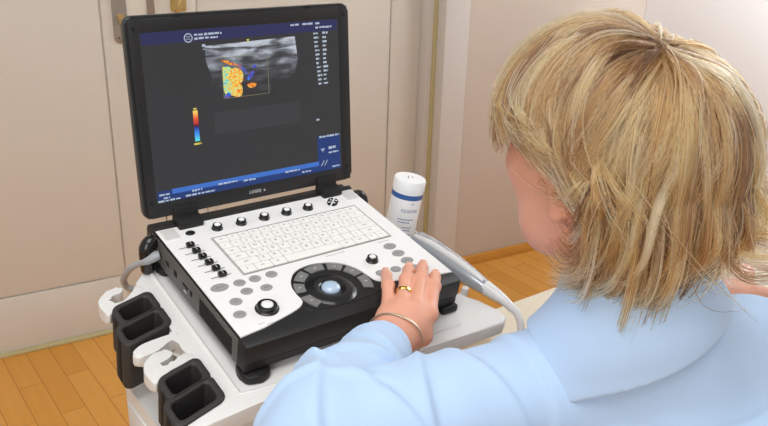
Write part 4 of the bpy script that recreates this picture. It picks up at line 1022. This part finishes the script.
def build_hair():
    rng = random.Random(11); allp = []; tints = []; rads = []
    NL = 900
    for li in range(NL):
        ph = rng.uniform(-180, 180)
        al = math.degrees(math.acos(1-rng.random()*1.05)) if rng.random() < .75 else rng.uniform(6, 35)
        if abs(ph) < 100 and al > 46: al = rng.uniform(8, 46)
        lay = 1-.55*(al/95)-rng.random()*.28
        tl = min(1, max(0, rng.gauss(.50, .27)))
        crl = -.020+rng.uniform(-.025, .014)
        if -180 < ph < -100 and al < 55: crl = rng.uniform(.005, .070)
        if abs(ph) < 95: crl = rng.uniform(-.008, .003)
        if ph > 98: crl = rng.uniform(-.060, -.010)
        wisp = rng.random() < .16
        base = dict(sw=rng.uniform(-.16, .16)+(.50*min(1, max(0, (ph+10)/40))*min(1, max(0, (112-ph)/40)) if -10 < ph < 112 else 0), w=rng.uniform(-1, 1), p=rng.uniform(0, 6.28), pf=rng.uniform(-.16, .22), pl=rng.uniform(-.12, .12),
                    e=rng.uniform(-.010, .012)+(rng.uniform(.016, .042) if (ph > 134 or ph < -98) and al < 55 else 0), b=rng.uniform(-.2, 1.3), c=crl, f=rng.uniform(-.010, .008)+(rng.uniform(.010, .060) if ph > 122 and rng.random() < .65 else 0))
        ns = 12 if wisp else rng.randint(26, 40)
        wid = rng.uniform(1.2, 2.2) if wisp else rng.uniform(2.5, 6.0)
        if wisp: tl = min(1, tl+.25); lay += .10
        for q in range(ns):
            u1, u2 = rng.gauss(0, 1), rng.gauss(0, 1)
            r = dict(base); r['sw'] = base['sw']-R(u1*wid*.62); r['e'] += rng.uniform(-.005, .005)*(2.6 if abs(ph) < 95 else 1); r['w'] += rng.uniform(-.12, .12); r['c'] += rng.uniform(-.003, .003); r['b'] += rng.uniform(-.15, .15)
            stray = rng.random() < .03
            if stray: r['sw'] += rng.uniform(-.25, .25); r['w'] += rng.uniform(-1, 1); r['b'] += .5
            pts = strand(ph+u1*wid, max(3, al+u2*4), min(1.08, lay+rng.uniform(-.06, .06)+(.06 if stray else 0)), r)
            allp.append(pts); tints.append(min(1, max(0, tl+rng.gauss(0, .19)))); rads.append(rng.uniform(.00026, .00044))
    P = np.array(allp); n, k, _ = P.shape
    hc = bpy.data.hair_curves.new('hair'); hc.add_curves([k]*n)
    hc.points.foreach_set('position', P.astype(np.float32).ravel())
    t = np.linspace(0, 1, k); prof_ = np.where(t > .8, 1-.75*(t-.8)/.2, 1.0)
    ra = (np.array(rads)[:, None]*prof_[None]).astype(np.float32).ravel()
    at = hc.attributes.get('radius') or hc.attributes.new('radius', 'FLOAT', 'POINT'); at.data.foreach_set('value', ra)
    at = hc.attributes.new('tint', 'FLOAT', 'CURVE'); at.data.foreach_set('value', np.array(tints, np.float32))
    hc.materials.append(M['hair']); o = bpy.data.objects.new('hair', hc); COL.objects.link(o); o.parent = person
    # opaque underlayer of the same flow
    b = bmesh.new(); rows_ = []
    for i in range(72):
        ph = -180+360*i/72
        rows_.append([b.verts.new(Vector(p_)) for p_ in strand(ph, 4, .50, dict(sw=(.5*min(1, max(0, (ph+10)/40))*min(1, max(0, (112-ph)/40)) if -10 < ph < 112 else 0), w=0, p=0, e=.024, b=.2, c=-.02, f=0))])
    for i in range(72):
        A, B = rows_[i], rows_[(i+1) % 72]
        for j in range(len(A)-1): b.faces.new((A[j], A[j+1], B[j+1], B[j]))
    bmesh.ops.recalc_face_normals(b, faces=b.faces[:])
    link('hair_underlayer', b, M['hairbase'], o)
build_hair()

# ------------------------------------------------------------------ stool under the person
stool = empty('rolling_stool', (.17, -.47, 0)); tag(stool, 'round rolling stool under the seated person', 'stool')
link('seat', lathe([(0, .395), (.17, .395), (.185, .402), (.185, .425), (.17, .438), (0, .440)], 40), M['black_soft'], stool)
link('gas_column', lathe([(0, .09), (.025, .09), (.025, .396), (0, .396)], 20), M['chrome'], stool)
for k in range(5):
    a = R(72*k+20); b = tube([(0, 0, .10), (.24*math.cos(a), .24*math.sin(a), .075)], [.022, .014], 10); lg_ = link('base_arm', b, M['black'], stool)
    b = lathe([(0, -.011), (.024, -.011), (.027, 0), (.024, .011), (0, .011)], 18, T(.24*math.cos(a), .24*math.sin(a), .027, rx=R(90), rz=a)); box(.24*math.cos(a)-.008, .24*math.cos(a)+.008, .24*math.sin(a)-.008, .24*math.sin(a)+.008, .03, .08, bev=.002, bm=b); link('castor', b, M['black_soft'], lg_)

# ------------------------------------------------------------------ light
w = bpy.data.worlds.new('room light'); SC.world = w; w.use_nodes = True
w.node_tree.nodes['Background'].inputs[0].default_value = (1, .99, .98, 1); w.node_tree.nodes['Background'].inputs[1].default_value = .42
def area(name, loc, target, sx, sy, power, col=(1, 1, 1), spread=math.pi):
    l = bpy.data.lights.new(name, 'AREA'); l.shape = 'RECTANGLE'; l.size = sx; l.size_y = sy; l.energy = power; l.color = col
    o = bpy.data.objects.new(name, l); COL.objects.link(o); o.location = loc; l.spread = spread
    o.rotation_euler = (Vector(target)-Vector(loc)).to_track_quat('-Z', 'Y').to_euler(); return o
area('ceiling_lamp', (-.5, -.5, 2.5), (0, .1, .8), 1.2, 1.2, 22, (1, .99, .97))
area('window_daylight', (-2.3, -1.8, 1.9), (.1, 0, 1), 1.4, 1.4, 26, (1, .99, .98))
area('right_wall_fill', (1.75, .1, 2.4), (2.6, .4, 1.75), .6, 1.0, 34, (.94, .97, 1), R(95))  # added fill lamp near the ceiling that brightens the right wall, no window there
SC.view_settings.view_transform = 'Standard'; SC.view_settings.look = 'None'; SC.view_settings.exposure = 0; SC.view_settings.gamma = 1
SC.view_settings.use_curve_mapping = False
